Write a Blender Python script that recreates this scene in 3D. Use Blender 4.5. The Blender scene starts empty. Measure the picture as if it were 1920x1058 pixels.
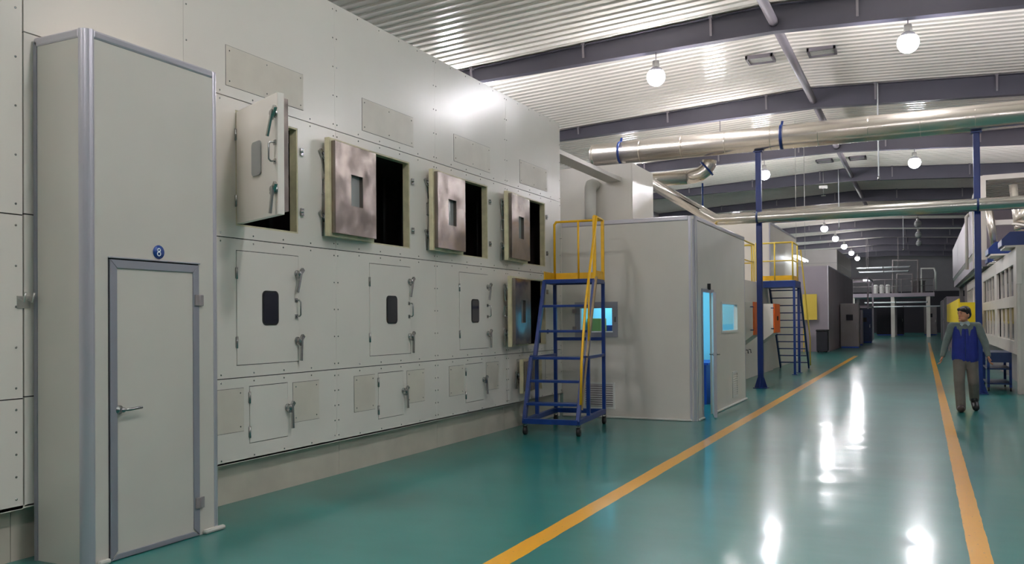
import bpy, bmesh, math, random
from mathutils import Vector, Matrix
random.seed(7)
PI = math.pi
S = bpy.context.scene
COL = S.collection

# ------------------------------------------------------------------ camera
F_PX, CY = 1596.95, 584.45
yaw, pitch, roll = math.radians(25.742), math.radians(0.6274), math.radians(-0.4904)
fwd = Vector((-math.sin(yaw) * math.cos(pitch), math.cos(yaw) * math.cos(pitch), math.sin(pitch)))
rgt = Vector((math.cos(yaw), math.sin(yaw), 0))
upv = rgt.cross(fwd)
r2 = math.cos(roll) * rgt + math.sin(roll) * upv
u2 = -math.sin(roll) * rgt + math.cos(roll) * upv
cd = bpy.data.cameras.new('camera')
cam = bpy.data.objects.new('camera', cd); COL.objects.link(cam)
cd.sensor_fit = 'HORIZONTAL'; cd.sensor_width = 36; cd.lens = 36 * F_PX / 1920
cd.shift_y = (CY - 529) / 1920
cd.clip_end = 300
M = Matrix((r2, u2, -fwd)).transposed().to_4x4(); M.translation = Vector((0, 0, 1.55))
cam.matrix_world = M
S.camera = cam

# ------------------------------------------------------------------ world, exposure
w = bpy.data.worlds.new('world'); S.world = w; w.use_nodes = True
bg = w.node_tree.nodes['Background']
bg.inputs[0].default_value = (0.55, 0.6, 0.7, 1); bg.inputs[1].default_value = 0.02
S.view_settings.view_transform = 'Standard'; S.view_settings.look = 'None'
S.view_settings.exposure = 0.35; S.view_settings.gamma = 1
S.view_settings.use_curve_mapping = False
LAMP_W = 2500.0
BULB = 60.0
S.cycles.max_bounces = 10; S.cycles.diffuse_bounces = 5; S.cycles.glossy_bounces = 4
S.cycles.transmission_bounces = 6
S.cycles.sample_clamp_indirect = 8
S.cycles.use_denoising = True

# ------------------------------------------------------------------ materials
def lin(c):
    return tuple(((v / 255) / 12.92 if v / 255 <= 0.04045 else ((v / 255 + 0.055) / 1.055) ** 2.4) for v in c)
MATS = {}
def mat(name, rgb, rough=0.5, metal=0.0, var=0.0, vs=3.0, bump=0.0, bs=8.0, coat=0.0, rvar=0.0, stretch=(1, 1, 1), emis=0.0, ecol=None):
    m = bpy.data.materials.new(name); m.use_nodes = True; MATS[name] = m
    nt = m.node_tree; N = nt.nodes; L = nt.links
    b = N['Principled BSDF']
    c = lin(rgb)
    b.inputs['Base Color'].default_value = (*c, 1)
    b.inputs['Roughness'].default_value = rough
    b.inputs['Metallic'].default_value = metal
    if coat:
        b.inputs['Coat Weight'].default_value = coat; b.inputs['Coat Roughness'].default_value = 0.08
    if emis:
        b.inputs['Emission Color'].default_value = (*(lin(ecol) if ecol else c), 1)
        b.inputs['Emission Strength'].default_value = emis
    if var or bump or rvar:
        tc = N.new('ShaderNodeTexCoord'); mp = N.new('ShaderNodeMapping'); mp.inputs['Scale'].default_value = stretch
        L.new(tc.outputs['Object'], mp.inputs[0])
    if var or rvar:
        no = N.new('ShaderNodeTexNoise'); no.inputs['Scale'].default_value = vs; no.inputs['Detail'].default_value = 3
        L.new(mp.outputs[0], no.inputs['Vector'])
    if var:
        mx = N.new('ShaderNodeMix'); mx.data_type = 'RGBA'
        rp = N.new('ShaderNodeMapRange'); rp.inputs[1].default_value = 0.2; rp.inputs[2].default_value = 0.8; rp.interpolation_type = 'SMOOTHSTEP'
        L.new(no.outputs[0], rp.inputs[0]); L.new(rp.outputs[0], mx.inputs[0])
        mx.inputs[6].default_value = (*[v * (1 - var) for v in c], 1)
        mx.inputs[7].default_value = (*[min(1, v * (1 + var * 0.6)) for v in c], 1)
        L.new(mx.outputs[2], b.inputs['Base Color'])
    if rvar:
        rr = N.new('ShaderNodeMapRange'); rr.inputs[1].default_value = 0.25; rr.inputs[2].default_value = 0.75
        rr.inputs[3].default_value = max(0.02, rough - rvar); rr.inputs[4].default_value = rough + rvar
        L.new(no.outputs[0], rr.inputs[0]); L.new(rr.outputs[0], b.inputs['Roughness'])
    if bump:
        n2 = N.new('ShaderNodeTexNoise'); n2.inputs['Scale'].default_value = bs; n2.inputs['Detail'].default_value = 2
        L.new(mp.outputs[0], n2.inputs['Vector'])
        ge = N.new('ShaderNodeNewGeometry')
        v1 = N.new('ShaderNodeVectorMath'); v1.operation = 'SUBTRACT'; v1.inputs[1].default_value = (.5, .5, .5); L.new(n2.outputs['Color'], v1.inputs[0])
        v2 = N.new('ShaderNodeVectorMath'); v2.operation = 'SCALE'; v2.inputs['Scale'].default_value = bump; L.new(v1.outputs[0], v2.inputs[0])
        v3 = N.new('ShaderNodeVectorMath'); v3.operation = 'ADD'; L.new(ge.outputs['Normal'], v3.inputs[0]); L.new(v2.outputs[0], v3.inputs[1])
        v4 = N.new('ShaderNodeVectorMath'); v4.operation = 'NORMALIZE'; L.new(v3.outputs[0], v4.inputs[0]); L.new(v4.outputs[0], b.inputs['Normal'])
    return m

oven_white = mat('oven_white', (222, 216, 206), 0.25, var=0.03, vs=1.3, bump=0.07, bs=1.2)
plinth_white = mat('plinth_white', (196, 188, 172), 0.6, var=0.12, vs=2.5)
hatch_white = mat('hatch_white', (206, 198, 184), 0.4, var=0.06, vs=4)
panel_grey = mat('panel_grey', (200, 195, 185), 0.38, var=0.03, vs=2, bump=0.03, bs=1.5)
cream_edge = mat('cream_edge', (205, 196, 160), 0.5, var=0.15, vs=12)
seam_dark = mat('seam_dark', (34, 36, 36), 0.8)
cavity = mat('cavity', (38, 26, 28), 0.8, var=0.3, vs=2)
steel_stain = mat('stained_steel', (158, 147, 140), 0.27, 1.0, var=0.18, vs=4, bump=0.30, bs=5)
chrome = mat('chrome', (170, 170, 168), 0.25, 1.0)
alu = mat('aluminium_trim', (196, 193, 200), 0.3, 0.6)
alu_dull = mat('aluminium_dull', (150, 150, 158), 0.42, 0.35)
rubber = mat('black_rubber', (14, 14, 15), 0.55)
win_dark = mat('dark_window', (28, 28, 40), 0.12, coat=0.5)
win_pale = mat('pale_window', (150, 152, 150), 0.2)
duct_m = mat('duct_sheet', (218, 210, 198), 0.27, 0.9, var=0.03, vs=1.5)
pipe_m = mat('pipe_sheet', (205, 200, 190), 0.26, 0.9, var=0.03, vs=1.5)
pipe_white = mat('pipe_white', (198, 196, 188), 0.4)
blue = mat('blue_paint', (5, 46, 114), 0.35, var=0.15, vs=6)
blue_post_m = mat('post_blue', (8, 44, 118), 0.35, var=0.1, vs=5)
navy = mat('navy_paint', (14, 44, 92), 0.4, var=0.2, vs=6)
yellow = mat('yellow_paint', (232, 176, 12), 0.4, var=0.1, vs=8)
yellow_b = mat('yellow_panel', (238, 208, 8), 0.45, var=0.05, vs=3)
pale_yel = mat('rail_yellow', (214, 184, 70), 0.5)
brown_bar = mat('worn_handrail', (150, 128, 92), 0.5, var=0.15, vs=15)
orange = mat('orange_paint', (226, 96, 22), 0.45, var=0.08, vs=5)
beam_m = mat('beam_paint', (82, 80, 92), 0.5, var=0.08, vs=1.2)
tube_m = mat('tube_paint', (128, 122, 128), 0.5)
ceil_m = mat('ceiling_sheet', (230, 225, 216), 0.17, 0.0, var=0.04, vs=0.7)
wall_m = mat('wall_sheet', (150, 150, 152), 0.6, var=0.08, vs=0.8)
dark_m = mat('dark_gap', (30, 28, 36), 0.7)
cyan_in = mat('cyan_wall', (120, 205, 225), 0.5)
in_blue = mat('blue_counter', (14, 70, 170), 0.4)
olive = mat('olive_box', (140, 150, 80), 0.5)
vent_w = mat('vent_white', (200, 200, 194), 0.4)
mach_w = mat('machine_cream', (214, 206, 196), 0.4, var=0.05, vs=3)
mach_g = mat('machine_grey', (140, 132, 132), 0.5, var=0.12, vs=2)
mach_pl = mat('machine_lilac', (152, 142, 150), 0.5, var=0.1, vs=1)
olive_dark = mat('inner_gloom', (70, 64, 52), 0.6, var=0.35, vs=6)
inner_y = mat('inner_yellow', (150, 128, 30), 0.5, var=0.2, vs=8)
dk_blue = mat('hood_blue', (32, 56, 120), 0.45, var=0.15, vs=4)
red_m = mat('valve_red', (150, 40, 44), 0.5)
skin = mat('skin', (188, 128, 98), 0.55)
hair_m = mat('hair', (22, 17, 15), 0.5, bump=0.5, bs=60)
vest_m = mat('vest_blue', (22, 38, 126), 0.75, var=0.12, vs=12, bump=0.5, bs=14)
shirt_m = mat('shirt_grey', (102, 112, 108), 0.8, var=0.12, vs=14, bump=0.4, bs=16)
trouser_m = mat('trouser_grey', (112, 104, 96), 0.85, var=0.1, vs=10, bump=0.4, bs=12)
shoe_br = mat('shoe_brown', (48, 28, 20), 0.45)
shoe_bk = mat('shoe_black', (20, 20, 22), 0.45)
eye_m = mat('eye_dark', (18, 14, 12), 0.3)
lip_m = mat('lips', (150, 84, 76), 0.5)
bulb_m = mat('bulb_glow', (255, 255, 255), 0.5, emis=BULB, ecol=(236, 238, 255))
tube_l = mat('tube_glow', (255, 255, 255), 0.5, emis=9.0, ecol=(240, 246, 255))
white_num = mat('number_white', (235, 238, 240), 0.5)
num_blue = mat('number_blue', (18, 64, 140), 0.4)
tray_m = mat('tray_zinc', (190, 188, 182), 0.35, 0.7)

def glass_mat():
    m = bpy.data.materials.new('window_glass'); m.use_nodes = True
    nt = m.node_tree; N = nt.nodes; L = nt.links
    for n in list(N): N.remove(n)
    out = N.new('ShaderNodeOutputMaterial'); mx = N.new('ShaderNodeMixShader'); tr = N.new('ShaderNodeBsdfTransparent')
    gl = N.new('ShaderNodeBsdfGlossy'); gl.inputs['Roughness'].default_value = 0.05
    fr = N.new('ShaderNodeFresnel'); fr.inputs[0].default_value = 1.35
    ge = N.new('ShaderNodeNewGeometry'); iv = N.new('ShaderNodeMath'); iv.operation = 'SUBTRACT'; iv.inputs[0].default_value = 1; L.new(ge.outputs['Backfacing'], iv.inputs[1])
    mm = N.new('ShaderNodeMath'); mm.operation = 'MULTIPLY'; L.new(fr.outputs[0], mm.inputs[0]); L.new(iv.outputs[0], mm.inputs[1])
    L.new(mm.outputs[0], mx.inputs[0]); L.new(tr.outputs[0], mx.inputs[1]); L.new(gl.outputs[0], mx.inputs[2])
    L.new(mx.outputs[0], out.inputs[0]); return m
glass = glass_mat()

def floor_mat():
    m = bpy.data.materials.new('floor_epoxy'); m.use_nodes = True
    nt = m.node_tree; N = nt.nodes; L = nt.links; b = N['Principled BSDF']
    def math_(op, a, bb=None, c=None):
        n = N.new('ShaderNodeMath'); n.operation = op
        for i, v in enumerate((a, bb, c)):
            if v is None: continue
            if isinstance(v, (int, float)): n.inputs[i].default_value = v
            else: L.new(v, n.inputs[i])
        return n.outputs[0]
    tc = N.new('ShaderNodeTexCoord'); sx = N.new('ShaderNodeSeparateXYZ'); L.new(tc.outputs['Object'], sx.inputs[0])
    x, y = sx.outputs[0], sx.outputs[1]
    def noise(scale, detail=4, stretch=(1, 1, 1)):
        mp = N.new('ShaderNodeMapping'); mp.inputs['Scale'].default_value = stretch; L.new(tc.outputs['Object'], mp.inputs[0])
        n = N.new('ShaderNodeTexNoise'); n.inputs['Scale'].default_value = scale; n.inputs['Detail'].default_value = detail
        L.new(mp.outputs[0], n.inputs['Vector']); return n.outputs[0]
    n1 = noise(0.9, 6); n2 = noise(14, 3); n3 = noise(3.0, 4); n4 = noise(45, 3)
    cr = N.new('ShaderNodeValToRGB'); L.new(n1, cr.inputs[0])
    cr.color_ramp.elements[0].position = 0.3; cr.color_ramp.elements[0].color = (*lin((22, 104, 100)), 1)
    cr.color_ramp.elements[1].position = 0.75; cr.color_ramp.elements[1].color = (*lin((38, 122, 116)), 1)
    def line(cx, hw, y0, y1):
        wob = math_('MULTIPLY', math_('SUBTRACT', n3, 0.5), 0.02)
        d = math_('ABSOLUTE', math_('SUBTRACT', math_('ADD', x, wob), cx))
        a = math_('LESS_THAN', d, hw)
        a = math_('MULTIPLY', a, math_('GREATER_THAN', y, y0)); return math_('MULTIPLY', a, math_('LESS_THAN', y, y1))
    ln = math_('MAXIMUM', line(-2.47, 0.08, -8, 37.5), line(0.318, 0.067, -8, 58))
    wear = math_('GREATER_THAN', n4, 0.30)
    ln = math_('MULTIPLY', ln, wear)
    mx = N.new('ShaderNodeMix'); mx.data_type = 'RGBA'; L.new(ln, mx.inputs[0]); L.new(cr.outputs[0], mx.inputs[6])
    mx.inputs[7].default_value = (*lin((228, 162, 8)), 1)
    L.new(mx.outputs[2], b.inputs['Base Color'])
    rr = N.new('ShaderNodeMapRange'); L.new(n3, rr.inputs[0]); rr.inputs[1].default_value = .3; rr.inputs[2].default_value = .7
    rr.inputs[3].default_value = 0.17; rr.inputs[4].default_value = 0.28
    b.inputs['Roughness'].default_value = 0.34
    b.inputs['IOR'].default_value = 1.36
    b.inputs['Coat Weight'].default_value = 0.55; b.inputs['Coat Roughness'].default_value = 0.13; b.inputs['Coat IOR'].default_value = 1.5
    mp = N.new('ShaderNodeMapping'); mp.inputs['Scale'].default_value = (0.8, 2.6, 1); L.new(tc.outputs['Object'], mp.inputs[0])
    nn = N.new('ShaderNodeTexNoise'); nn.inputs['Scale'].default_value = 1.8; nn.inputs['Detail'].default_value = 7; L.new(mp.outputs[0], nn.inputs['Vector'])
    v1 = N.new('ShaderNodeVectorMath'); v1.operation = 'SUBTRACT'; v1.inputs[1].default_value = (.5, .5, .5); L.new(nn.outputs['Color'], v1.inputs[0])
    v2 = N.new('ShaderNodeVectorMath'); v2.operation = 'MULTIPLY'; v2.inputs[1].default_value = (.06, .09, 0); L.new(v1.outputs[0], v2.inputs[0])
    v3 = N.new('ShaderNodeVectorMath'); v3.operation = 'ADD'; v3.inputs[1].default_value = (0, 0, 1); L.new(v2.outputs[0], v3.inputs[0])
    v4 = N.new('ShaderNodeVectorMath'); v4.operation = 'NORMALIZE'; L.new(v3.outputs[0], v4.inputs[0]); L.new(v4.outputs[0], b.inputs['Normal']); L.new(v4.outputs[0], b.inputs['Coat Normal'])
    return m
floor_m = floor_mat()

# ------------------------------------------------------------------ helpers
class MB:
    def __init__(s): s.bm = bmesh.new()
    def box(s, x0, y0, z0, x1, y1, z1):
        vs = [s.bm.verts.new(p) for p in ((x0,y0,z0),(x1,y0,z0),(x1,y1,z0),(x0,y1,z0),(x0,y0,z1),(x1,y0,z1),(x1,y1,z1),(x0,y1,z1))]
        for f in ((0,3,2,1),(4,5,6,7),(0,1,5,4),(1,2,6,5),(2,3,7,6),(3,0,4,7)): s.bm.faces.new([vs[i] for i in f])
        return s
    def bar(s, p0, p1, a, b, up=(0,0,1)):
        p0, p1 = Vector(p0), Vector(p1); d = (p1 - p0).normalized(); up = Vector(up)
        if abs(d.dot(up)) > .98: up = Vector((0,1,0))
        sd = d.cross(up).normalized() * (a / 2); u = sd.cross(d).normalized() * (b / 2)
        vs = []
        for p in (p0, p1):
            for q in (-sd-u, sd-u, sd+u, -sd+u): vs.append(s.bm.verts.new(p + q))
        for f in ((3,2,1,0),(4,5,6,7),(0,1,5,4),(1,2,6,5),(2,3,7,6),(3,0,4,7)): s.bm.faces.new([vs[i] for i in f])
        return s
    def tube(s, pts, r, n=12, caps=True, rs=None):
        pts = [Vector(p) for p in pts]; rings = []
        prev = None
        for i, p in enumerate(pts):
            if i == 0: d = pts[1] - p
            elif i == len(pts) - 1: d = p - pts[i-1]
            else: d = (pts[i+1] - p).normalized() + (p - pts[i-1]).normalized()
            d.normalize()
            if prev is None:
                a = Vector((0,0,1)) if abs(d.z) < .9 else Vector((1,0,0)); a = a.cross(d).normalized()
            else: a = (prev - d * prev.dot(d)).normalized()
            prev = a; b = d.cross(a); rr = rs[i] if rs else r
            rings.append([s.bm.verts.new(p + (a*math.cos(2*PI*k/n) + b*math.sin(2*PI*k/n))*rr) for k in range(n)])
        for i in range(len(rings)-1):
            for k in range(n):
                f = s.bm.faces.new([rings[i][k], rings[i][(k+1)%n], rings[i+1][(k+1)%n], rings[i+1][k]]); f.smooth = True
        if caps:
            s.bm.faces.new(rings[0][::-1]); s.bm.faces.new(rings[-1])
        return s
    def lathe(s, o, prof, axis=(0,0,1), n=20):
        axis = Vector(axis).normalized(); a = Vector((1,0,0)) if abs(axis.x) < .9 else Vector((0,1,0))
        a = (a - axis*a.dot(axis)).normalized(); b = axis.cross(a); o = Vector(o); rings = []
        for r, h in prof:
            rings.append([s.bm.verts.new(o + axis*h + (a*math.cos(2*PI*k/n)+b*math.sin(2*PI*k/n))*max(r,1e-4)) for k in range(n)])
        for i in range(len(rings)-1):
            for k in range(n):
                f = s.bm.faces.new([rings[i][k], rings[i][(k+1)%n], rings[i+1][(k+1)%n], rings[i+1][k]]); f.smooth = True
        return s
    def prism(s, poly, d):  # poly: 3D points, extruded by vector d
        d = Vector(d); a = [s.bm.verts.new(Vector(p)) for p in poly]; b = [s.bm.verts.new(Vector(p)+d) for p in poly]
        s.bm.faces.new(a[::-1]); s.bm.faces.new(b); n = len(poly)
        for i in range(n): s.bm.faces.new([a[i], a[(i+1)%n], b[(i+1)%n], b[i]])
        return s
    def ball(s, c, r, sc=(1,1,1), n=16, rot=None):
        m = Matrix.Translation(Vector(c)) @ (rot.to_4x4() if rot else Matrix.Identity(4)) @ Matrix.Diagonal((r*sc[0], r*sc[1], r*sc[2], 1))
        g = bmesh.ops.create_uvsphere(s.bm, u_segments=n, v_segments=max(8, n*3//4), radius=1, matrix=m)
        for v in g['verts']:
            for f in v.link_faces: f.smooth = True
        return s
    def build(s, name, m, parent=None, bevel=0.0, seg=2):
        bmesh.ops.recalc_face_normals(s.bm, faces=s.bm.faces)
        me = bpy.data.meshes.new(name); s.bm.to_mesh(me); s.bm.free()
        o = bpy.data.objects.new(name, me); COL.objects.link(o)
        me.materials.append(m)
        if parent: o.parent = parent
        if bevel:
            md = o.modifiers.new('bevel', 'BEVEL'); md.width = bevel; md.segments = seg; md.limit_method = 'ANGLE'; md.angle_limit = 0.7
        return o
def tag(o, label=None, cat=None, group=None, kind=None):
    if label: o['label'] = label
    if cat: o['category'] = cat
    if group: o['group'] = group
    if kind: o['kind'] = kind
    return o
def thing(name, loc, label, cat, group=None, rz=0):
    o = bpy.data.objects.new(name, None); COL.objects.link(o); o.location = loc; o.rotation_euler = (0, 0, rz)
    o.empty_display_size = .2
    return tag(o, label, cat, group)
def node(name, loc, parent, rz=0):
    o = bpy.data.objects.new(name, None); COL.objects.link(o); o.location = loc; o.rotation_euler = (0,0,rz); o.parent = parent
    return o
def copy_tree(o, parent=None):
    c = o.copy(); COL.objects.link(c)
    if parent: c.parent = parent
    for ch in list(o.children): copy_tree(ch, c)
    return c
def struct(name, mb, m, **k): return tag(mb.build(name, m, **k), kind='structure')

# ------------------------------------------------------------------ the hall
struct('floor', MB().box(-14, -14, -.2, 9, 102, 0), floor_m)
struct('wall_left', MB().box(-14.2, -14, 0, -14, 102, 8.6), wall_m)
struct('wall_right', MB().box(9, -14, 0, 9.2, 102, 8.6), wall_m)
struct('wall_back', MB().box(-14.2, -14.2, 0, 9.2, -14, 9), wall_m)
struct('wall_far', MB().box(-14.2, 102, 0, 9.2, 102.2, 9), wall_m)
RX = -2.85
def roof_z(x): return 8.44 - 0.052 * abs(x - RX)
def ceiling():
    bm = bmesh.new(); xs = (-14, RX, 9); prev = None
    prof = []
    y = -14.0
    while y < 102:
        prof += [(y, 0), (y+.22, 0), (y+.24, -.035), (y+.28, -.035)]; y += .3
    rows = []
    for (yy, dz) in prof: rows.append([bm.verts.new((x, yy, roof_z(x)+dz)) for x in xs])
    for i in range(len(rows)-1):
        for k in range(2): bm.faces.new([rows[i][k], rows[i][k+1], rows[i+1][k+1], rows[i+1][k]])
    me = bpy.data.meshes.new('ceiling'); bm.to_mesh(me); bm.free(); me.materials.append(ceil_m)
    o = bpy.data.objects.new('ceiling', me); COL.objects.link(o); tag(o, kind='structure')
ceiling()

# roof beams: tapered dark steel frames, one every 7.5 m
ORD = ['first', 'second', 'third', 'fourth', 'fifth', 'sixth', 'seventh', 'eighth', 'ninth', 'tenth', 'eleventh', 'twelfth']
def beam_bot(x): return 7.81 - (.02 * (RX - x) if x < RX else .048 * (x - RX))
def beam_top(x): return roof_z(x) - .05
def make_beam(y, label, full=True):
    t = thing('roof_beam', (0, y, 0), label, 'roof beam', 'dark steel roof beams')
    web = MB(); fl = MB(); up = MB()
    for x0, x1 in ((-14, RX), (RX, 9)):
        web.prism([(x0, -.006, beam_bot(x0)), (x1, -.006, beam_bot(x1)), (x1, -.006, beam_top(x1)), (x0, -.006, beam_top(x0))], (0, .012, 0))
        fl.bar((x0, 0, beam_bot(x0)), (x1, 0, beam_bot(x1)), .22, .016)
        up.bar((x0, 0, beam_top(x0)), (x1, 0, beam_top(x1)), .22, .016)
    web.build('web', beam_m, t); fl.build('bottom_flange', beam_m, t); up.build('top_flange', beam_m, t)
    for k in range(7):
        x = -10.3 + 3.05 * k
        MB().bar((x, -.14, beam_top(x)-.0), (x, -.10, beam_bot(x)+.12), .05, .03).bar((x, -.16, beam_top(x)), (x, -.0, beam_top(x)), .09, .05).build('brace', tube_m, t)
    return t
beam_ys = [4.2 + 7.5 * k for k in range(13)]
for k, y in enumerate(beam_ys):
    if k < 2: lab = ('dark steel roof beam over the control booth end of the oven' if k else 'dark steel roof beam overhead close to the viewer')
    else: lab = '%s visible dark steel roof beam counting from the near end of the hall' % ORD[k-2]
    make_beam(y, lab)
for k, y in enumerate(beam_ys[1:7]):
    z = 8.02
    tag(MB().tube([(RX, y + .02, z), (RX, y + 7.48, z)], .1, 14).build('ridge_tube', tube_m),
        'grey round ridge tube in the bay beyond the %s dark roof beam' % (['overhead', 'first visible', 'second visible', 'third visible', 'fourth visible', 'fifth visible'][k]), 'tube', 'ridge tubes')
def vent(x, y, label):
    z = roof_z(x) - .04
    t = thing('ceiling_vent', (x, y, z), label, 'vent', 'roof ridge vents')
    m = MB()
    for a in ((-.34, -.3, -.34+.05, .3), (.29, -.3, .34, .3), (-.34, -.3, .34, -.25), (-.34, .25, .34, .3)): m.box(a[0], a[1], -.09, a[2], a[3], 0)
    m.build('frame', tube_m, t)
    MB().box(-.29, -.25, -.02, .29, .25, -.005).build('duct_opening', dark_m, t)
    b = MB()
    for k in range(5): b.bar((-.29, -.2+.1*k, -.05), (.29, -.2+.1*k, -.05), .07, .006)
    b.build('blade', vent_w, t)
vent(-3.72, 22.75, 'ceiling vent just before the ridge tube, nearest pair, booth side')
vent(-2.22, 22.85, 'ceiling vent beside the ridge tube, nearest pair, aisle side')
vent(-3.72, 38.8, 'distant ceiling vent beyond the big duct, booth side of the ridge')
vent(-2.4, 38.9, 'distant ceiling vent beyond the big duct, aisle side of the ridge')

# lamps
def make_lamp(x, y, label, lit=True, group='high bay lamps', z=7.2):
    t = thing('high_bay_lamp', (x, y, z), label, 'lamp', group)
    top = beam_bot(x) - z
    MB().tube([(0, 0, .34), (0, 0, top - .012)], .012, 8).build('rod', tube_m, t)
    MB().lathe((0, 0, 0), [(.02, .36), (.075, .35), (.085, .2), (.06, .16)], n=18).build('ballast_housing', tray_m, t)
    MB().lathe((0, 0, 0), [(.065, .2), (.12, .16), (.17, .1), (.172, .1), (.125, .17), (.06, .21)], n=24).build('reflector', alu, t)
    MB().ball((0, 0, -.02), .21, (1, 1, 1), 20).build('bulb', bulb_m if lit else win_pale, t)
    if lit:
        ld = bpy.data.lights.new('lamp_light', 'POINT'); ld.energy = LAMP_W; ld.color = (1.0, .955, .95); ld.shadow_soft_size = .22
        lo = bpy.data.objects.new('lamp_light', ld); COL.objects.link(lo); lo.parent = t; lo.location = (0, 0, -.02)
        # the bulb mesh must not block its own light
    return t
lamps_l = [(-3.3, 'assumed lit lamp hanging unseen behind the viewer, oven side'), (4.2, 'lit lamp hanging above the near end of the oven'),  # the lamp behind the viewer is assumed, added out of view
           (19.2, 'lit lamp under the first beam, above the white oven section'), (34.2, 'lit lamp behind the blue post by the booth'),
           (56.7, 'first lit lamp of the far row, nearest and highest of it'), (64.2, 'second lit lamp of the far row'),
           (71.7, 'third lit lamp of the far row'), (79.2, 'fourth lit lamp of the far row'), (86.7, 'last and lowest lit lamp of the far row')]
for y, lab in lamps_l: make_lamp(-5.5, y, lab)
for y, lab in [(-3.3, 'assumed lit lamp hanging unseen behind the viewer, aisle side'), (4.2, 'lit lamp above the aisle near the viewer'),  # aisle side lamp behind the viewer is an assumed addition too
               (19.2, 'largest brightest lit lamp, above the aisle under the first beam'), (34.2, 'lit lamp over the aisle seen below the big duct')]:
    make_lamp(-.2, y, lab)
for y, lab in ((49.2, 'unlit lamp above the aisle, nearest of the unlit row'), (56.7, 'unlit lamp above the aisle, second of the unlit row'), (64.2, 'unlit lamp above the aisle, third of the unlit row'), (71.7, 'unlit lamp above the aisle, farthest of the unlit row')):
    make_lamp(-.2, y, lab, lit=False)
for y, lab in ((56.7, 'added fill lamp hidden behind the high oven section'), (71.7, 'added fill lamp behind the upper white housing'), (86.7, 'last added fill lamp over the far side hall')):
    make_lamp(-10.9, y, lab)  # hidden lamps added to brighten the far end of the hall
make_lamp(-5.62, 26.7, 'lamp hanging low just behind the large duct, only its hanger showing above it', z=7.0)
for x, y, lab in ((-10.9, 4.2, 'lit lamp behind the near stretch of the oven'), (-10.9, 19.2, 'lit lamp behind the oven under the first beam'), (-10.9, 34.2, 'lit lamp behind the oven, farthest of that row'),
                  (5.1, 4.2, 'assumed unseen lamp above the machine side near the viewer'), (5.1, 19.2, 'assumed unseen lamp above the cream machine'), (5.1, 34.2, 'assumed unseen lamp above the raised enclosure')):
    make_lamp(x, y, lab)  # the machine side row is assumed and stays outside the view

# ------------------------------------------------------------------ the long white oven
WX = -5.30
def panel_mb(y0, y1, z0, z1, holes=(), t=.02, x=WX, screws=True):
    m = MB(); ys = sorted({y0, y1, *[v for h in holes for v in h[:2]]}); zs = sorted({z0, z1, *[v for h in holes for v in h[2:]]})
    V = {}
    def v(a, b, s):
        k = (a, b, s)
        if k not in V: V[k] = m.bm.verts.new((x - s*t, a, b))
        return V[k]
    solid = set()
    for i in range(len(ys)-1):
        for j in range(len(zs)-1):
            cy, cz = (ys[i]+ys[i+1])/2, (zs[j]+zs[j+1])/2
            if any(h[0] < cy < h[1] and h[2] < cz < h[3] for h in holes): continue
            solid.add((i, j))
    for (i, j) in solid:
        a, b, c, d = ys[i], ys[i+1], zs[j], zs[j+1]
        m.bm.faces.new([v(a,c,0), v(b,c,0), v(b,d,0), v(a,d,0)]); m.bm.faces.new([v(a,d,1), v(b,d,1), v(b,c,1), v(a,c,1)])
        for (di, dj, p, q) in ((-1,0,(a,d),(a,c)), (1,0,(b,c),(b,d)), (0,-1,(a,c),(b,c)), (0,1,(b,d),(a,d))):
            if (i+di, j+dj) not in solid: m.bm.faces.new([v(*p,0), v(*p,1), v(*q,1), v(*q,0)])
    return m
def add_rivets(o, pts, x=WX, r=.008):   # fastener heads belong to the panel's own mesh
    m = MB(); m.bm.from_mesh(o.data); n = len(m.bm.faces)
    for y, z in pts: m.lathe((x, y, z), [(r, 0), (r, .002), (r*.6, .004), (0, .0045)], (1,0,0), 8)
    m.bm.faces.ensure_lookup_table()
    for f in m.bm.faces[n:]: f.material_index = 1
    m.bm.to_mesh(o.data); m.bm.free(); o.data.materials.append(chrome)
oven = thing('industrial_oven', (0, 0, 0), 'long white panelled industrial oven with rows of hatch doors, four standing open', 'oven')
G = .004
SEAM = [4.98, 6.93, 8.88, 10.83, 12.84]
rows = [(.36, 1.08), (1.08, 2.28), (2.28, 3.48), (3.48, 4.76)]
DY = lambda k: 5.55 + 1.95 * k         # hinge side of each door in module k
for k in range(4):
    y0, y1 = SEAM[k], SEAM[k+1]; d = DY(k)
    lo = [(5.70+1.95*k, 6.20+1.95*k, .50, 1.00)]
    mi = [(d, d+.81, 1.185, 2.18)]; hi = [(d, d+.81, 2.39, 3.385)]
    for (z0, z1), holes, nm in zip(rows, (lo, mi, hi, ()), ('lower_panel', 'middle_panel', 'upper_panel', 'top_panel')):
        g2 = .0012 if nm == 'top_panel' else .0015
        p = panel_mb(y0+g2, y1-g2, z0+(G if z0 > .4 else 0), z1-(G if z1 < 4.7 else 0), holes).build(nm, oven_white, oven)
        pts = []
        n = 4
        for i in range(n+1):
            zz = z0 + .06 + (z1-z0-.12)*i/n
            pts += [(y0+.03, zz), (y1-.03, zz)]
        for i in range(1, 5):
            yy = y0 + (y1-y0)*i/5; pts += [(yy, z0+.035), (yy, z1-.035)]
        pts = [q for q in pts if not any(h[0]-.01 < q[0] < h[1]+.01 and h[2]-.01 < q[1] < h[3]+.01 for h in holes)]
        add_rivets(p, pts)
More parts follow.
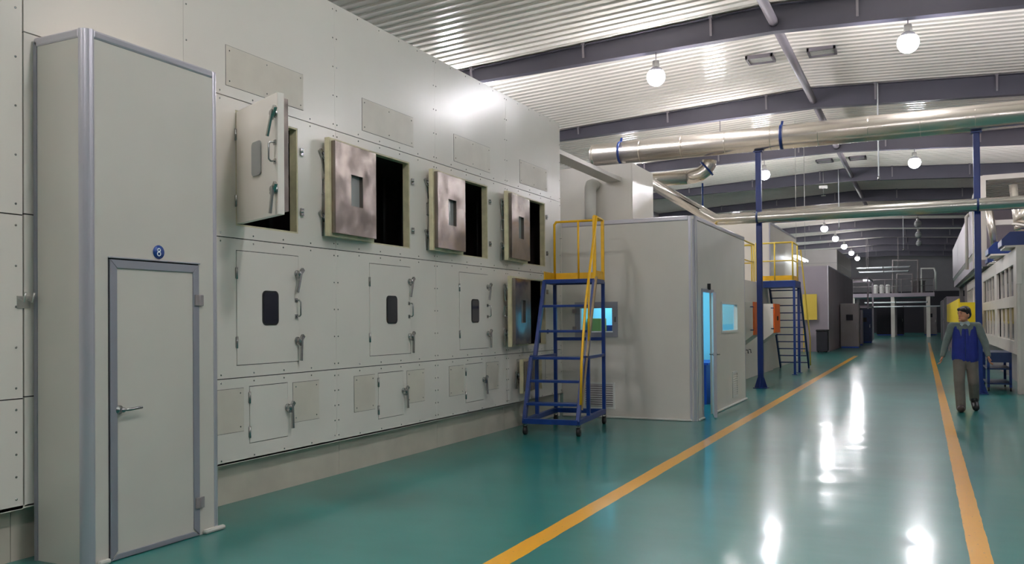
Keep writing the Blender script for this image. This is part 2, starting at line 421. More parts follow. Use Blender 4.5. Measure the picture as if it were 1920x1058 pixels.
# the oven's stretch beyond the tall cabinet, toward the viewer
LS = [-4.2, -2.25, -.3, 1.65, 3.63]
for k in range(4):
    for (z0, z1), nm in zip([(.35, 1.07), (1.07, 2.27), (2.27, 3.69), (3.69, 4.76)], ('lower_panel', 'middle_panel', 'upper_panel', 'top_panel')):
        p = panel_mb(LS[k]+.003, LS[k+1]-.004, z0+(G if z0 > .4 else 0), z1-G).build(nm, oven_white, oven)
        pts = [(LS[k+1]-.05, z0+.07+(z1-z0-.14)*i/4) for i in range(5)]
        add_rivets(p, pts)
for (z0, z1) in [(.36, 1.08), (1.08, 2.28), (2.28, 3.48), (3.48, 4.76)]:
    panel_mb(3.637, 4.978, z0+G, z1-G).build('corner_panel', oven_white, oven)
# dark lining behind the seams, doorway cavities, plinth, roof, ends
alldoors = [(5.70+1.95*k, 6.20+1.95*k, .50, 1.00) for k in range(4)] + [(DY(k), DY(k)+.81, 1.185, 2.18) for k in range(4)] + [(DY(k), DY(k)+.81, 2.39, 3.385) for k in range(4)]
panel_mb(-4.2, 12.83, .37, 4.75, [alldoors[3], alldoors[7], *alldoors[8:]], .01, WX-.021).build('backing', seam_dark, oven)
opendoors = [(11.55, 12.05, .50, 1.00), (DY(3), DY(3)+.81, 1.185, 2.18)] + [(DY(k), DY(k)+.81, 2.39, 3.385) for k in range(4)]
opendoors[0] = alldoors[3]
def jamb(y0, y1, z0, z1):
    m = MB(); a = .015; x0, x1 = WX-.085, WX-.004
    m.box(x0, y0, z0, x1, y0+a, z1).box(x0, y1-a, z0, x1, y1, z1).box(x0, y0+a, z0, x1, y1-a, z0+a).box(x0, y0+a, z1-a, x1, y1-a, z1)
    return m.build('door_jamb', cream_edge, oven)
for h in opendoors: jamb(*h)
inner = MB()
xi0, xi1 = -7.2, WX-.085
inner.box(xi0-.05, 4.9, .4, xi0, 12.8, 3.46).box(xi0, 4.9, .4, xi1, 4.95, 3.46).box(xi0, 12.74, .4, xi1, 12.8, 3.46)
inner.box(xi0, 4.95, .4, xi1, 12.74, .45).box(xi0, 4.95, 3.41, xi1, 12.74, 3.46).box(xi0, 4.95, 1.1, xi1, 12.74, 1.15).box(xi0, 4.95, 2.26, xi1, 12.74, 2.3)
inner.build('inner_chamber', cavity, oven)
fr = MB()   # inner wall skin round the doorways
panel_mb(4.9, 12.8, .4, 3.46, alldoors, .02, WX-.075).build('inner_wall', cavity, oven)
rk = MB()
for k in range(18):
    yy = 5.3 + k*.42
    for z0, z1 in ((1.16, 2.25), (2.31, 3.4)): rk.bar((-6.2, yy, z0), (-6.2, yy, z1), .05, .05)
rk.build('rack_posts', seam_dark, oven)
pl_y = [-4.2, -2.2, -.2, 1.7, 3.6, 5.1, 7.08, 9.03, 10.88, 12.83]
for a, b in zip(pl_y, pl_y[1:]): MB().box(-5.45, a+.002, 0, -5.39, b-.002, .355).build('plinth', plinth_white, oven)
MB().box(-9.5, -4.2, 0, -9.45, 12.84, 4.76).box(-9.45, 12.79, 0, WX-.035, 12.835, 4.755).box(-9.45, -4.2, 0, WX-.035, -4.15, 4.755).box(-9.45, -4.15, 4.7, WX-.035, 12.79, 4.755).build('casing', oven_white, oven)
MB().box(-5.445, -4.15, .355, WX, 12.83, .375).build('sill', oven_white, oven)

def latch(parent, y, z, ang=.35, x=.0, s=1.0):
    n = node('latch', (x, y, z), parent)
    # a latch is one small mesh: boss, cam and lever
    m = MB(); m.lathe((0,0,0), [(.026*s,0),(.026*s,.012),(.016*s,.016),(.016*s,.04),(.02*s,.045),(0,.05)], (1,0,0), 14)
    dy, dz = -math.sin(ang), -math.cos(ang)
    m.bar((.038, .02*s, .02*s), (.05, dy*.15*s+.03*s, dz*.15*s), .02*s, .014*s, up=(1,0,0))
    m.bar((.03, -.015*s, -.03*s), (.03, .045*s, .035*s), .028*s, .02*s, up=(1,0,0))
    bpy.data.objects.remove(n)
    o = m.build('latch', chrome, parent, bevel=.002); o.location = (x, y, z); return o
def pull(parent, y, z, x=0, h=.15):
    m = MB(); a = h/2
    m.tube([(0,0,-a),(.04,0,-a),(.055,0,-a+.015),(.055,0,a-.015),(.04,0,a),(0,0,a)], .008, 10)
    for q in (-a, a): m.box(0, -.018, q-.02, .008, .018, q+.02)
    o = m.build('pull_handle', chrome, parent, bevel=.001); o.location = (x, y, z); return o
def rrect(y0, y1, z0, z1, r, n=6):
    out = []
    for cy, cz, a0 in ((y1-r, z0+r, -90), (y1-r, z1-r, 0), (y0+r, z1-r, 90), (y0+r, z0+r, 180)):
        for i in range(n+1):
            a = math.radians(a0 + 90*i/n); out.append((cy + r*math.cos(a), cz + r*math.sin(a)))
    return out
def oven_door(k, z0, z1, theta=0, w=.81, big=True, y=None, window='dark'):
    y = DY(k) if y is None else y
    g = .006
    if theta == 0:
        d = node('door', (WX, y, 0), oven)
        MB().box(-.016, g, z0+g, .003, w-g, z1-g).build('door_leaf', oven_white, d)
    else:
        d = node('door', (WX+.012, y, 0), oven, rz=-math.radians(theta))
        MB().box(-.055, .0, z0+.004, .0, w, z1-.004).build('door_leaf', cream_edge if theta > 150 else oven_white, d, bevel=.004)
        # cream rim and steel inner skin, with the window well sunk in it
        a, b, c, e = .035, w-.03, z0+.035, z1-.035
        wy0, wy1, wz0, wz1 = (w*.36, w*.62, z0+(z1-z0)*.34, z0+(z1-z0)*.66) if big else (w*.4, w*.41, z0+.2, z0+.21)
        p = panel_mb(a, b, c, e, [(wy0, wy1, wz0, wz1)] if big else [], .05, -.055).build('steel_lining', steel_stain, d, bevel=.003)
        if big: MB().box(-.062, wy0, wz0, -.056, wy1, wz1).build('window_well', win_pale, d)
        MB().box(.0, .0, z0+.004, .0008, w, z1-.004).build('face_skin', oven_white, d)
    if big:
        yc, zc = .42, z0 + .50
        q = rrect(yc-.105, yc+.105, zc-.155, zc+.155, .045)
        if window == 'dark':
            ring = MB().prism([(.003, a, b) for a, b in q], (.006, 0, 0)).build('window_gasket', rubber, d)
        q = rrect(yc-.09, yc+.09, zc-.14, zc+.14, .035)
        MB().prism([(.004, a, b) for a, b in q], (.0065, 0, 0)).build('window', win_dark if window == 'dark' else win_pale, d)
        latch(d, w-.03, z1-.17, .45, .003, 1.3); latch(d, w-.03, z0+.20, .2, .003, 1.3); pull(d, w-.04, z0+.50, .003)
        hz = [(z0+.2), (z1-.2)]
    else:
        latch(d, w-.01, z0+.27, .1, .003, 1.3); hz = [z0+.1, z1-.1]
    for z in hz:
        MB().tube([(.006, .0, z-.05), (.006, .0, z+.05)], .011, 8).box(0, -.012, z-.045, .004, .012, z+.045).build('hinge', chrome, d)
    return d
for k in range(3): oven_door(k, 1.185, 2.18)
oven_door(3, 1.185, 2.18, 172)
oven_door(0, 2.40, 3.37, 114, window='pale')
oven_door(1, 2.39, 3.365, 177); oven_door(2, 2.39, 3.365, 177); oven_door(3, 2.39, 3.365, 175)
for k in range(3): oven_door(k, .50, 1.0, 0, .5, False, 5.70+1.95*k)
oven_door(3, .50, 1.0, 172, .5, False, 11.55)
# keepers on the frame beside the open doors
for k in range(4):
    for z in (2.60, 3.17):
        if k != 3 or True:
            MB().box(WX, DY(k)+.835, z-.035, WX+.02, DY(k)+.875, z+.035).tube([(WX+.01, DY(k)+.83, z), (WX+.035, DY(k)+.85, z)], .013, 8).build('latch_keeper', chrome, oven, bevel=.002)
for z in (1.38, 2.0): MB().box(WX, DY(3)+.835, z-.035, WX+.02, DY(3)+.875, z+.035).build('latch_keeper', chrome, oven, bevel=.002)
# blank cover plates: wide ones in the top row, square pairs in the bottom row
def cover(y0, y1, z0, z1, shadow=True):
    p = MB().box(WX, y0, z0, WX+.004, y1, z1).build('cover_plate', hatch_white, oven)
    e = MB(); t = .003
    e.box(WX, y0-t, z0-t, WX+.0015, y1+t, z0).box(WX, y0-t, z1, WX+.0015, y1+t, z1+t).box(WX, y0-t, z0, WX+.0015, y0, z1).box(WX, y1, z0, WX+.0015, y1+t, z1)
    e.build('joint', seam_dark, p)
    ps = [(y0+.04, z0+.04), (y1-.04, z0+.04), (y0+.04, z1-.04), (y1-.04, z1-.04)]
    if y1 - y0 > .6: ps += [((y0+y1)/2, z0+.04), ((y0+y1)/2, z1-.04)]
    add_rivets(p, ps, WX+.004, .007)
for k in range(4):
    cover(5.44+1.95*k+.0*k, 6.44+1.95*k, 3.575, 3.915)
    cover(5.26+1.96*k, 5.63+1.96*k, .62, .99)
    if k < 3: cover(6.27+1.95*k, 6.65+1.95*k, .62, .99)
cover(12.17, 12.55, .62, .99)

# ------------------------------------------------------------------ tall cabinet enclosure marked 8
enc = thing('entry_enclosure', (-5.0, 4.25, 0), 'tall pale grey panel enclosure with narrow door, numbered 8, beside the oven', 'enclosure')
def E(mb, name, m, par=None, bevel=0):
    o = mb.build(name, m, par or enc, bevel=bevel)
    if par is None: o.location = (5.0, -4.25, 0)
    return o
ex0, ex1, ey0, ey1, ez = -5.285, -4.79, 3.70, 4.81, 3.45
E(panel_mb(ey0+.04, ey1-.03, 0, ez-.05, [(3.865, 4.635, 0, 1.985)], .05, ex1), 'front_panel', panel_grey)
E(MB().box(ex0, ey0, 0, ex1-.05, ey0+.05, ez-.05), 'side_panel', panel_grey)
E(MB().box(ex0, ey1-.05, 0, ex1-.05, ey1, ez-.05), 'side_panel', panel_grey)
E(MB().box(ex0, ey0, ez-.05, ex1-.03, ey1, ez-.01), 'roof_panel', panel_grey)
def corner_post(x, y, r, h):
    pts = [(x-r, y), (x-r*.35, y)]
    for i in range(9):
        a = math.radians(-90 + 90*i/8); pts.append((x-r*.9+r*.9*math.cos(a), y+r*.9+r*.9*math.sin(a)))
    pts = [(x-r, y+.0), *[(x-r+r*math.cos(math.radians(-90+90*i/10)), y+r+r*math.sin(math.radians(-90+90*i/10))) for i in range(11)], (x, y+r), (x-r, y+r)]
    return MB().prism([(a, b, 0) for a, b in pts], (0, 0, h))
E(corner_post(ex1+.006, ey0-.006, .065, ez), 'corner_post', alu)
E(MB().box(ex1-.05, ey1-.035, .0, ex1+.006, ey1+.006, ez), 'corner_post', alu, bevel=.012)
E(MB().box(ex0, ey0-.008, 0, ex0+.03, ey0+.02, ez-.03), 'wall_trim', alu_dull)
E(MB().box(ex1-.06, ey0+.05, ez-.06, ex1+.008, ey1-.03, ez), 'top_trim', alu, bevel=.015)
E(MB().box(ex0, ey0-.008, ez-.06, ex1-.055, ey0+.05, ez), 'top_trim', alu, bevel=.012)
E(MB().box(ex1, 4.66, 0, ex1+.04, ey1+.05, .035), 'skirting', pipe_white, bevel=.015)
E(MB().box(ex1, ey0+.07, 0, ex1+.04, 3.855, .035), 'skirting', pipe_white, bevel=.015)
edoor = node('door', (5.0, -4.25, 0), enc)
E(MB().box(ex1-.035, 3.88, .02, ex1+.002, 4.62, 1.97), 'door_leaf', panel_grey, edoor)
fm = MB(); x0, x1 = ex1-.0, ex1+.012
fm.prism([(x0, 3.87, .005), (x0, 3.925, .06), (x0, 3.925, 1.92), (x0, 3.87, 1.975)], (x1-x0, 0, 0))
fm.prism([(x0, 4.63, .005), (x0, 4.575, .06), (x0, 4.575, 1.92), (x0, 4.63, 1.975)], (x1-x0, 0, 0))
fm.prism([(x0, 3.871, 1.976), (x0, 3.926, 1.921), (x0, 4.574, 1.921), (x0, 4.629, 1.976)], (x1-x0, 0, 0))
fm.prism([(x0, 3.871, .004), (x0, 3.926, .039), (x0, 4.574, .039), (x0, 4.629, .004)], (x1-x0, 0, 0))
E(fm, 'door_frame', alu_dull, edoor, bevel=.003)
E(MB().box(ex1-.02, 3.862, 0, ex1+.001, 3.869, 1.985).box(ex1-.02, 3.869, 1.978, ex1+.001, 4.633, 1.985), 'door_gap', dark_m)
E(MB().box(ex1, 3.86, 1.985, ex1+.016, 4.64, 1.995), 'door_head_trim', alu, bevel=.003)
h = MB(); h.lathe((ex1+.002, 3.94, .985), [(.03,0),(.03,.01),(.014,.016),(.014,.04)], (1,0,0), 16)
h.tube([(ex1+.045, 3.94, .985), (ex1+.05, 3.99, .985), (ex1+.045, 4.09, .99)], .01, 10); h.ball((ex1+.045, 3.94, .985), .018)
E(h, 'door_handle', chrome, edoor)
for z in (.24, 1.72): E(MB().box(ex1+.012, 4.585, z-.04, ex1+.022, 4.665, z+.04).tube([(ex1+.018, 4.625, z-.04), (ex1+.018, 4.625, z+.04)], .01, 8), 'hinge', mach_g, edoor, bevel=.004)
pl = E(MB().lathe((ex1+.001, 4.272, 2.05), [(.048,0),(.048,.003),(0,.0032)], (1,0,0), 32), 'number_plate', num_blue)
pl['label'] = 'round blue plate with white 8'
eight = MB()
for zc, r in ((2.064, .0115), (2.0375, .0135)):
    eight.tube([(ex1+.005, 4.272+r*math.cos(2*PI*i/20), zc+r*math.sin(2*PI*i/20)) for i in range(21)], .0035, 8)
E(eight, 'digit_eight', white_num, pl)
hk = MB()
for y in (3.60, 3.66): hk.tube([(WX+.005, y, 1.72), (WX+.05, y, 1.70), (WX+.07, y, 1.76)], .007, 8)
hk.box(WX, 3.585, 1.66, WX+.006, 3.675, 1.74)
tag(hk.build('wall_hook', tray_m), 'small double metal hook on the oven wall beside the tall enclosure', 'hook')

# ------------------------------------------------------------------ control booth
booth = thing('control_booth', (0, 0, 0), 'pale grey panel booth with rounded aluminium corner and half open door, past the oven', 'booth')
bx0, bx1, by0, by1, bz = -5.285, -3.10, 12.85, 16.80, 3.13
def panel_y(x0, x1, z0, z1, holes, y, t):   # wall facing -y with holes
    m = MB(); xs = sorted({x0, x1, *[v for h in holes for v in h[:2]]}); zs = sorted({z0, z1, *[v for h in holes for v in h[2:]]})
    for i in range(len(xs)-1):
        for j in range(len(zs)-1):
            cx, cz = (xs[i]+xs[i+1])/2, (zs[j]+zs[j+1])/2
            if any(h[0] < cx < h[1] and h[2] < cz < h[3] for h in holes): continue
            m.box(xs[i], y, zs[j], xs[i+1], y+t, zs[j+1])
    bmesh.ops.remove_doubles(m.bm, verts=m.bm.verts, dist=1e-5)
    bmesh.ops.delete(m.bm, geom=[f for f in m.bm.faces if False], context='FACES')
    return m
HW = (-4.97, -4.43, 1.37, 1.74)
front = panel_y(bx0, bx1-.05, 0, bz-.05, [HW], by0, .05).build('front_wall', panel_grey, booth)
sidew = panel_mb(by0+.05, by1, 0, bz-.05, [(13.27, 14.0, 0, 1.98), (14.68, 15.98, 1.35, 1.81)], .05, bx1).build('side_wall', panel_grey, booth)
MB().box(bx0, by1-.05, 0, bx1-.05, by1, bz-.05).build('rear_wall', panel_grey, booth)
MB().box(bx0, by0+.05, 0, bx0+.05, by1-.05, bz-.05).build('far_wall', panel_grey, booth)
MB().box(bx0, by0, bz-.05, bx1-.02, by1, bz-.01).build('roof_panel', panel_grey, booth)
ins = MB()
ins.box(bx0+.051, by0+.051, .001, bx0+.06, by1-.051, bz-.06).box(bx0+.06, by1-.06, .001, bx1-.051, by1-.051, bz-.06)
ins.build('inner_lining', cyan_in, booth)
corner_post(bx1+.008, by0-.008, .11, bz).build('corner_post', alu, booth)
MB().box(bx0, by0-.012, bz-.07, bx1-.10, by0+.05, bz+.005).build('top_trim', alu, booth, bevel=.015)
MB().box(bx1-.05, by0+.1, bz-.07, bx1+.012, by1, bz+.005).build('top_trim', alu, booth, bevel=.015)
MB().box(bx1-.05, by1-.03, 0, bx1+.006, by1+.006, bz-.07).build('corner_post', alu, booth, bevel=.01)
MB().box(bx0, by0-.05, 0, bx1-.07, by0, .035).build('skirting', pipe_white, booth, bevel=.015)
MB().box(bx1, 14.02, 0, bx1+.04, by1, .035).box(bx1, by0+.08, 0, bx1+.04, 13.25, .035).build('skirting', pipe_white, booth, bevel=.015)
# small hatch window in the front wall
hw = panel_y(-5.06, -4.34, 1.28, 1.84, [HW], by0-.02, .02).build('hatch_frame', alu_dull, booth)
MB().box(-4.96, by0+.01, 1.38, -4.44, by0+.016, 1.73).build('pane', glass, hw)
MB().box(-4.98, by0-.026, 1.355, -4.42, by0-.01, 1.375).build('sill', white_num, hw)
MB().box(-4.385, by0-.04, 1.52, -4.365, by0-.02, 1.60).build('handle', chrome, hw)
for z in (1.42, 1.70): MB().box(-5.1, by0-.03, z-.03, -5.03, by0-.02, z+.03).build('hinge', mach_g, hw)
def grille(x0, x1, z0, z1, par):
    m = panel_y(x0-.03, x1+.03, z0-.03, z1+.03, [(x0, x1, z0, z1)], by0-.012, .012).build('vent_grille', vent_w, par)
    MB().box(x0, by0-.003, z0, x1, by0-.001, z1).build('backing', mach_g, m)
    s = MB(); n = 10
    for i in range(n):
        z = z0+(z1-z0)*(i+.5)/n; s.bar((x0, by0-.01, z), (x1, by0-.01, z), .014, .012)
    s.build('louvres', vent_w, m)
grille(-4.9, -4.43, .17, .53, booth)
# side wall window, vent, door
sw = panel_mb(14.64, 16.02, 1.31, 1.85, [(14.68, 15.98, 1.35, 1.81)], .015, bx1+.015).build('side_window', vent_w, booth)
MB().box(bx1-.03, 14.68, 1.35, bx1-.024, 15.98, 1.81).build('pane', glass, sw)
sv = panel_mb(15.52, 15.98, .13, .60, [(15.56, 15.94, .17, .56)], .012, bx1+.012).build('side_grille', vent_w, booth)
s = MB()
for i in range(9):
    z = .19+.04*i; s.bar((bx1+.006, 15.56, z), (bx1+.006, 15.94, z), .012, .014)
s.build('louvres', vent_w, sv)
panel_mb(13.22, 14.05, 0, 2.03, [(13.27, 14.0, 0, 1.98)], .02, bx1+.015).build('door_casing', alu_dull, booth)
bd = node('door', (bx1+.02, 13.99, 0), booth, rz=PI + math.radians(15))
MB().box(-.002, .0, .02, .038, .70, 1.96).build('door_leaf', panel_grey, bd)
MB().box(-.006, .69, .02, .042, .72, 1.96).box(-.006, .0, 1.94, .042, .69, 1.97).build('door_edge_trim', alu, bd)
hh = MB()
for sgn, x in ((1, .04), (-1, -.004)):
    hh.lathe((x, .64, 1.0), [(.026,0),(.026,.008),(.01,.012),(.01,.05)], (sgn,0,0), 12)
    hh.tube([(x+sgn*.05, .64, 1.0), (x+sgn*.055, .55, 1.0)], .009, 8)
hh.build('lever_handle', chrome, bd)
MB().box(bx1+.0, 13.64, 2.02, bx1+.05, 13.66, 2.12).build('door_closer', rubber, booth)
# in the booth: counter and crates, tube light
ct = thing('booth_counter', (-4.1, 15.75, 0), 'blue counter inside the booth, seen through the door gap and windows', 'counter')
MB().box(-1.0, -.35, .72, .6, .85, .76).build('worktop', in_blue, ct)
MB().box(-.95, -.3, 0, -.9, .8, .72).box(.5, -.3, 0, .55, .8, .72).box(-.9, .75, .06, .5, .8, .72).box(-.9, -.3, .05, .5, .75, .1).build('cabinet_body', in_blue, ct)
for x in (-.67, -.2, .27): MB().box(x-.22, -.325, .1, x+.22, -.305, .7).build('cabinet_door', in_blue, ct, bevel=.004)
sc_ = thing('side_counter', (-4.98, 14.35, 0), 'blue side counter against the oven side inside the booth', 'counter')
MB().box(-.25, -.95, .72, .25, 1.0, .76).build('worktop', in_blue, sc_)
MB().box(-.24, -.93, .04, .22, .98, .72).build('cabinet_body', in_blue, sc_)
for y in (-.62, .02, .66): MB().box(.22, y-.3, .08, .235, y+.3, .7).build('cabinet_door', in_blue, sc_, bevel=.004)
tag(MB().box(-5.2, 14.12, .765, -4.82, 15.3, 1.46).build('instrument_case', in_blue, bevel=.01), 'bright blue case seen low in the booth front window', 'case')
tag(MB().box(-5.2, 13.75, .765, -4.95, 14.05, 1.58).build('storage_box', olive, bevel=.01), 'olive green box seen through the booth front window', 'box')
tl = thing('tube_light', (-4.6, 14.9, 3.02), 'fluorescent tube light on the ceiling inside the booth', 'lamp')
MB().box(-.6, -.05, .0, .6, .05, .045).build('housing', vent_w, tl, bevel=.006)
MB().tube([(-.58, 0, -.025), (.58, 0, -.025)], .014, 10).build('tube', tube_l, tl)
ld = bpy.data.lights.new('tube_light_source', 'AREA'); ld.shape = 'RECTANGLE'; ld.size = 1.1; ld.size_y = .05; ld.energy = 55; ld.color = (.75, .93, 1.0)
lo = bpy.data.objects.new('tube_light_source', ld); COL.objects.link(lo); lo.parent = tl; lo.location = (0, 0, -.045)

# ------------------------------------------------------------------ rolling ladder
ph = math.radians(6)
lad = thing('rolling_ladder', (-4.89, 10.49, 0), 'blue rolling platform ladder with yellow handrails, parked against the oven end', 'ladder', rz=ph)
W_, D_, ZB, ZT, ZM = .75, 1.5, .19, 2.12, 1.03
def LB(name, pts_list, m=blue, a=.05, b=.05, parent=None):
    mb = MB()
    for p0, p1 in pts_list: mb.bar(p0, p1, a, b)
    return mb.build(name, m, parent or lad, bevel=.004)
LB('base_frame', [((0,0,ZB),(W_,0,ZB)), ((0,D_,ZB),(W_,D_,ZB)), ((0,0,ZB),(0,D_,ZB)), ((W_,0,ZB),(W_,D_,ZB))], blue, .06, .07)
for x in (0, W_):
    LB('side_stile', [((x,.02,ZB),(x,.33,ZM)), ((x,.33,ZM),(x,.52,ZM)), ((x,.50,ZM),(x,.98,ZT))], blue, .05, .07)
    LB('rear_post', [((x,D_,ZB),(x,D_,ZT))])
    LB('inner_post', [((x,.58,ZB),(x,.58,ZM))])
    LB('side_rail', [((x,.58,ZM),(x,D_,ZM))], blue, .04, .04)
LB('rear_crossbar', [((0,D_,1.27),(W_,D_,1.27))])
for z, b, dep in ((.42,.12,.2), (.72,.23,.1), (ZM,.43,.22), (1.4,.66,.1), (1.76,.82,.1)):
    MB().box(.02, b-dep/2, z-.02, W_-.02, b+dep/2, z+.015).build('step', blue, lad, bevel=.004)
LB('platform_frame', [((0,.98,ZT),(W_,.98,ZT)), ((0,D_,ZT),(W_,D_,ZT)), ((0,.98,ZT),(0,D_,ZT)), ((W_,.98,ZT),(W_,D_,ZT))], blue, .05, .06)
MB().box(.02, 1.0, ZT-.01, W_-.02, D_-.02, ZT+.02).build('platform_deck', navy, lad)
MB().box(-.01, D_-.0, ZT+.03, W_+.01, D_+.012, ZT+.15).box(-.012, .98, ZT+.03, 0, D_, ZT+.15).box(W_, .98, ZT+.03, W_+.012, D_, ZT+.15).build('toe_board', yellow, lad)
ZR = 3.05
r = MB()
r.tube([(0,D_,ZT), (0,D_,ZR-.04), (.03,D_,ZR), (W_-.03,D_,ZR), (W_,D_-.03,ZR), (W_,1.0,ZR)], .019, 10)
r.tube([(W_*.5, D_, ZT+.03), (W_*.5, D_, ZR)], .016, 8)
r.build('guard_rail', yellow, lad)
LB('guard_post', [((W_,D_,ZT),(W_,D_,ZR))], yellow, .045, .045); LB('guard_post', [((W_,1.0,ZT),(W_,1.0,ZR))], yellow, .045, .045)
for x in (W_+.03,):
    MB().tube([(x, 1.02, ZR), (x, .35, 1.95-.2), (x, .12, 1.0), (x, .06, .42)], .019, 10).build('stair_handrail', yellow, lad)
    MB().bar((x, .98, ZT+.05), (x, .40, ZM+.02), .03, .035).bar((x, .40, ZM), (x, .1, .35), .03, .03).build('worn_lower_rail', brown_bar, lad)
    MB().tube([(x, .50, 1.2), (x, .56, 2.2)], .014, 8).build('rail_support', yellow, lad)
for i, (x, y) in enumerate(((.0,.03), (W_,.03), (W_,D_-.03), (0,D_-.03))):
    c = MB().lathe((x, y, .155), [(.035,0),(.035,-.012),(.015,-.02)], n=12).bar((x-.026, y+.02, .13), (x-.026, y+.045, .06), .006, .04).bar((x+.026, y+.02, .13), (x+.026, y+.045, .06), .006, .04).build('caster_fork', chrome, lad)
    MB().lathe((x-.023, y+.02, .058), [(0,0),(.052,0),(.058,.004),(.058,.042),(.052,.046),(0,.046)], (1,0,0), 20).build('wheel', rubber, c)

# ------------------------------------------------------------------ oven sections behind the booth
def plain_box(name, x0, x1, y0, y1, z0, z1, m, label, cat, seams_y=(), seams_z=(), trim=None):
    t = thing(name, ((x0+x1)/2, (y0+y1)/2, z0), label, cat); ox, oy = (x0+x1)/2, (y0+y1)/2
    ys = [y0, *seams_y, y1]; zs = [z0, *seams_z, z1]
    MB().box(x0-ox+.02, y0-oy+.02, .0, x1-ox-.02, y1-oy-.02, z1-z0-.01).build('core', seam_dark, t)
    for a, b in zip(ys, ys[1:]):
        for c, d in zip(zs, zs[1:]): MB().box(x1-ox-.02, a-oy+.004, c-z0+.004, x1-ox, b-oy-.004, d-z0-.004).build('side_panel', m, t)
    for c, d in zip(zs, zs[1:]): MB().box(x0-ox, y0-oy, c-z0+.004, x1-ox-.022, y0-oy+.02, d-z0-.004).build('end_panel', m, t)
    MB().box(x0-ox, y0-oy+.022, z1-z0-.01, x1-ox-.022, y1-oy, z1-z0).build('top_panel', m, t)
    MB().box(x0-ox, y1-oy-.02, 0, x1-ox-.022, y1-oy, z1-z0-.012).build('end_panel', m, t)
    if trim:
        MB().box(x1-ox-.03, y0-oy-.01, 0, x1-ox+.01, y0-oy+.03, z1-z0).build('corner_trim', trim, t, bevel=.006)
        MB().box(x1-ox-.03, y0-oy+.03, z1-z0-.06, x1-ox+.01, y1-oy, z1-z0+.01).build('top_trim', trim, t, bevel=.006)
    return t
plain_box('oven_section', -9.2, -5.35, 16.85, 18.35, 0, 4.79, oven_white, 'tall white oven section rising behind the control booth', 'oven', (), (3.3,))
s2 = plain_box('oven_section', -9.2, -4.16, 26.75, 32.7, 0, 4.5, panel_grey, 'high grey white oven section behind the yellow railed platform', 'oven', (29.7,), (2.6,), alu_dull)
s1 = plain_box('oven_section', -8.8, -4.10, 18.45, 26.70, 0, 2.56, panel_grey, 'low pale oven section carrying the walkway, with two hanging white boxes', 'oven', (21.2, 24.0), (1.25,))
for y, lab in ((21.9, 'nearest'), (22.3, 'middle'), (22.7, 'farthest')):
    tag(MB().tube([(-4.125, y, .75), (-4.05, y, .75), (-4.04, y, .66)], .012, 8).build('valve_handle', rubber), lab + ' of three small black valve handles low on the pale oven section', 'handle')
# wall boxes with orange fronts
def wall_box(y, label, dep=.42):
    t = thing('wall_box', (-4.098, y, 1.0), label, 'box', 'white wall boxes with orange fronts')
    MB().prism([(0, 0, -.16), (dep, 0, .16), (dep, 0, .96), (0, 0, .96)], (0, 1.0, 0)).build('body', oven_white, t, bevel=.006)
    MB().box(dep, .0, .16, dep+.035, 1.0, .96).build('orange_front', orange, t, bevel=.006)
    MB().box(dep+.035, .42, .50, dep+.055, .58, .62).build('handle', rubber, t, bevel=.003)
    for z in (.28, .84): MB().tube([(dep-.06, -.008, z), (dep+.02, -.008, z)], .012, 8).build('hinge', navy, t)
wall_box(20.95, 'white wall box with orange front, half hidden by the blue post')
wall_box(24.05, 'white wall box with orange front, between the blue post and the stairs')
# walkway railing above the low section
def railing(path, z, label, posts, mid=True, h=1.05, toe=True):
    t = thing('guard_railing', (path[0][0], path[0][1], z), label, 'railing')
    o = Vector((path[0][0], path[0][1], 0)); P = [Vector((a, b, 0)) - o for a, b in path]
    MB().tube([p + Vector((0,0,h)) for p in P], .024, 8).build('top_rail', pale_yel, t)
    MB().tube([p + Vector((0,0,h*.52)) for p in P], .018, 8).build('mid_rail', pale_yel, t)
    for a, b in posts: MB().tube([Vector((a,b,0))-o+Vector((0,0,0)), Vector((a,b,0))-o+Vector((0,0,h))], .022, 8).build('post', pale_yel, t)
    if toe:
        m = MB()
        for p, q in zip(P, P[1:]): m.bar(p+Vector((0,0,.07)), q+Vector((0,0,.07)), .01, .13)
        m.build('toe_board', yellow, t)
    return t
railing([(-4.22, 18.6), (-4.22, 24.3)], 2.57, 'yellow railing along the walkway above the low oven section', [(-4.22, y) for y in (18.6, 20.5, 22.4, 24.3)], toe=False)
railing([(-8.5, 24.42), (-4.22, 24.42)], 2.57, 'yellow cross railing over the low oven section behind the blue post', [(-8.5+1.4*k, 24.42) for k in range(4)], toe=False)
railing([(-4.22, 24.55), (-3.22, 24.55), (-3.22, 25.55)], 2.61, 'yellow railing round the stair landing, with deep toe board', [(-4.2, 24.55), (-3.7, 24.55), (-3.22, 24.55), (-3.22, 25.55)])
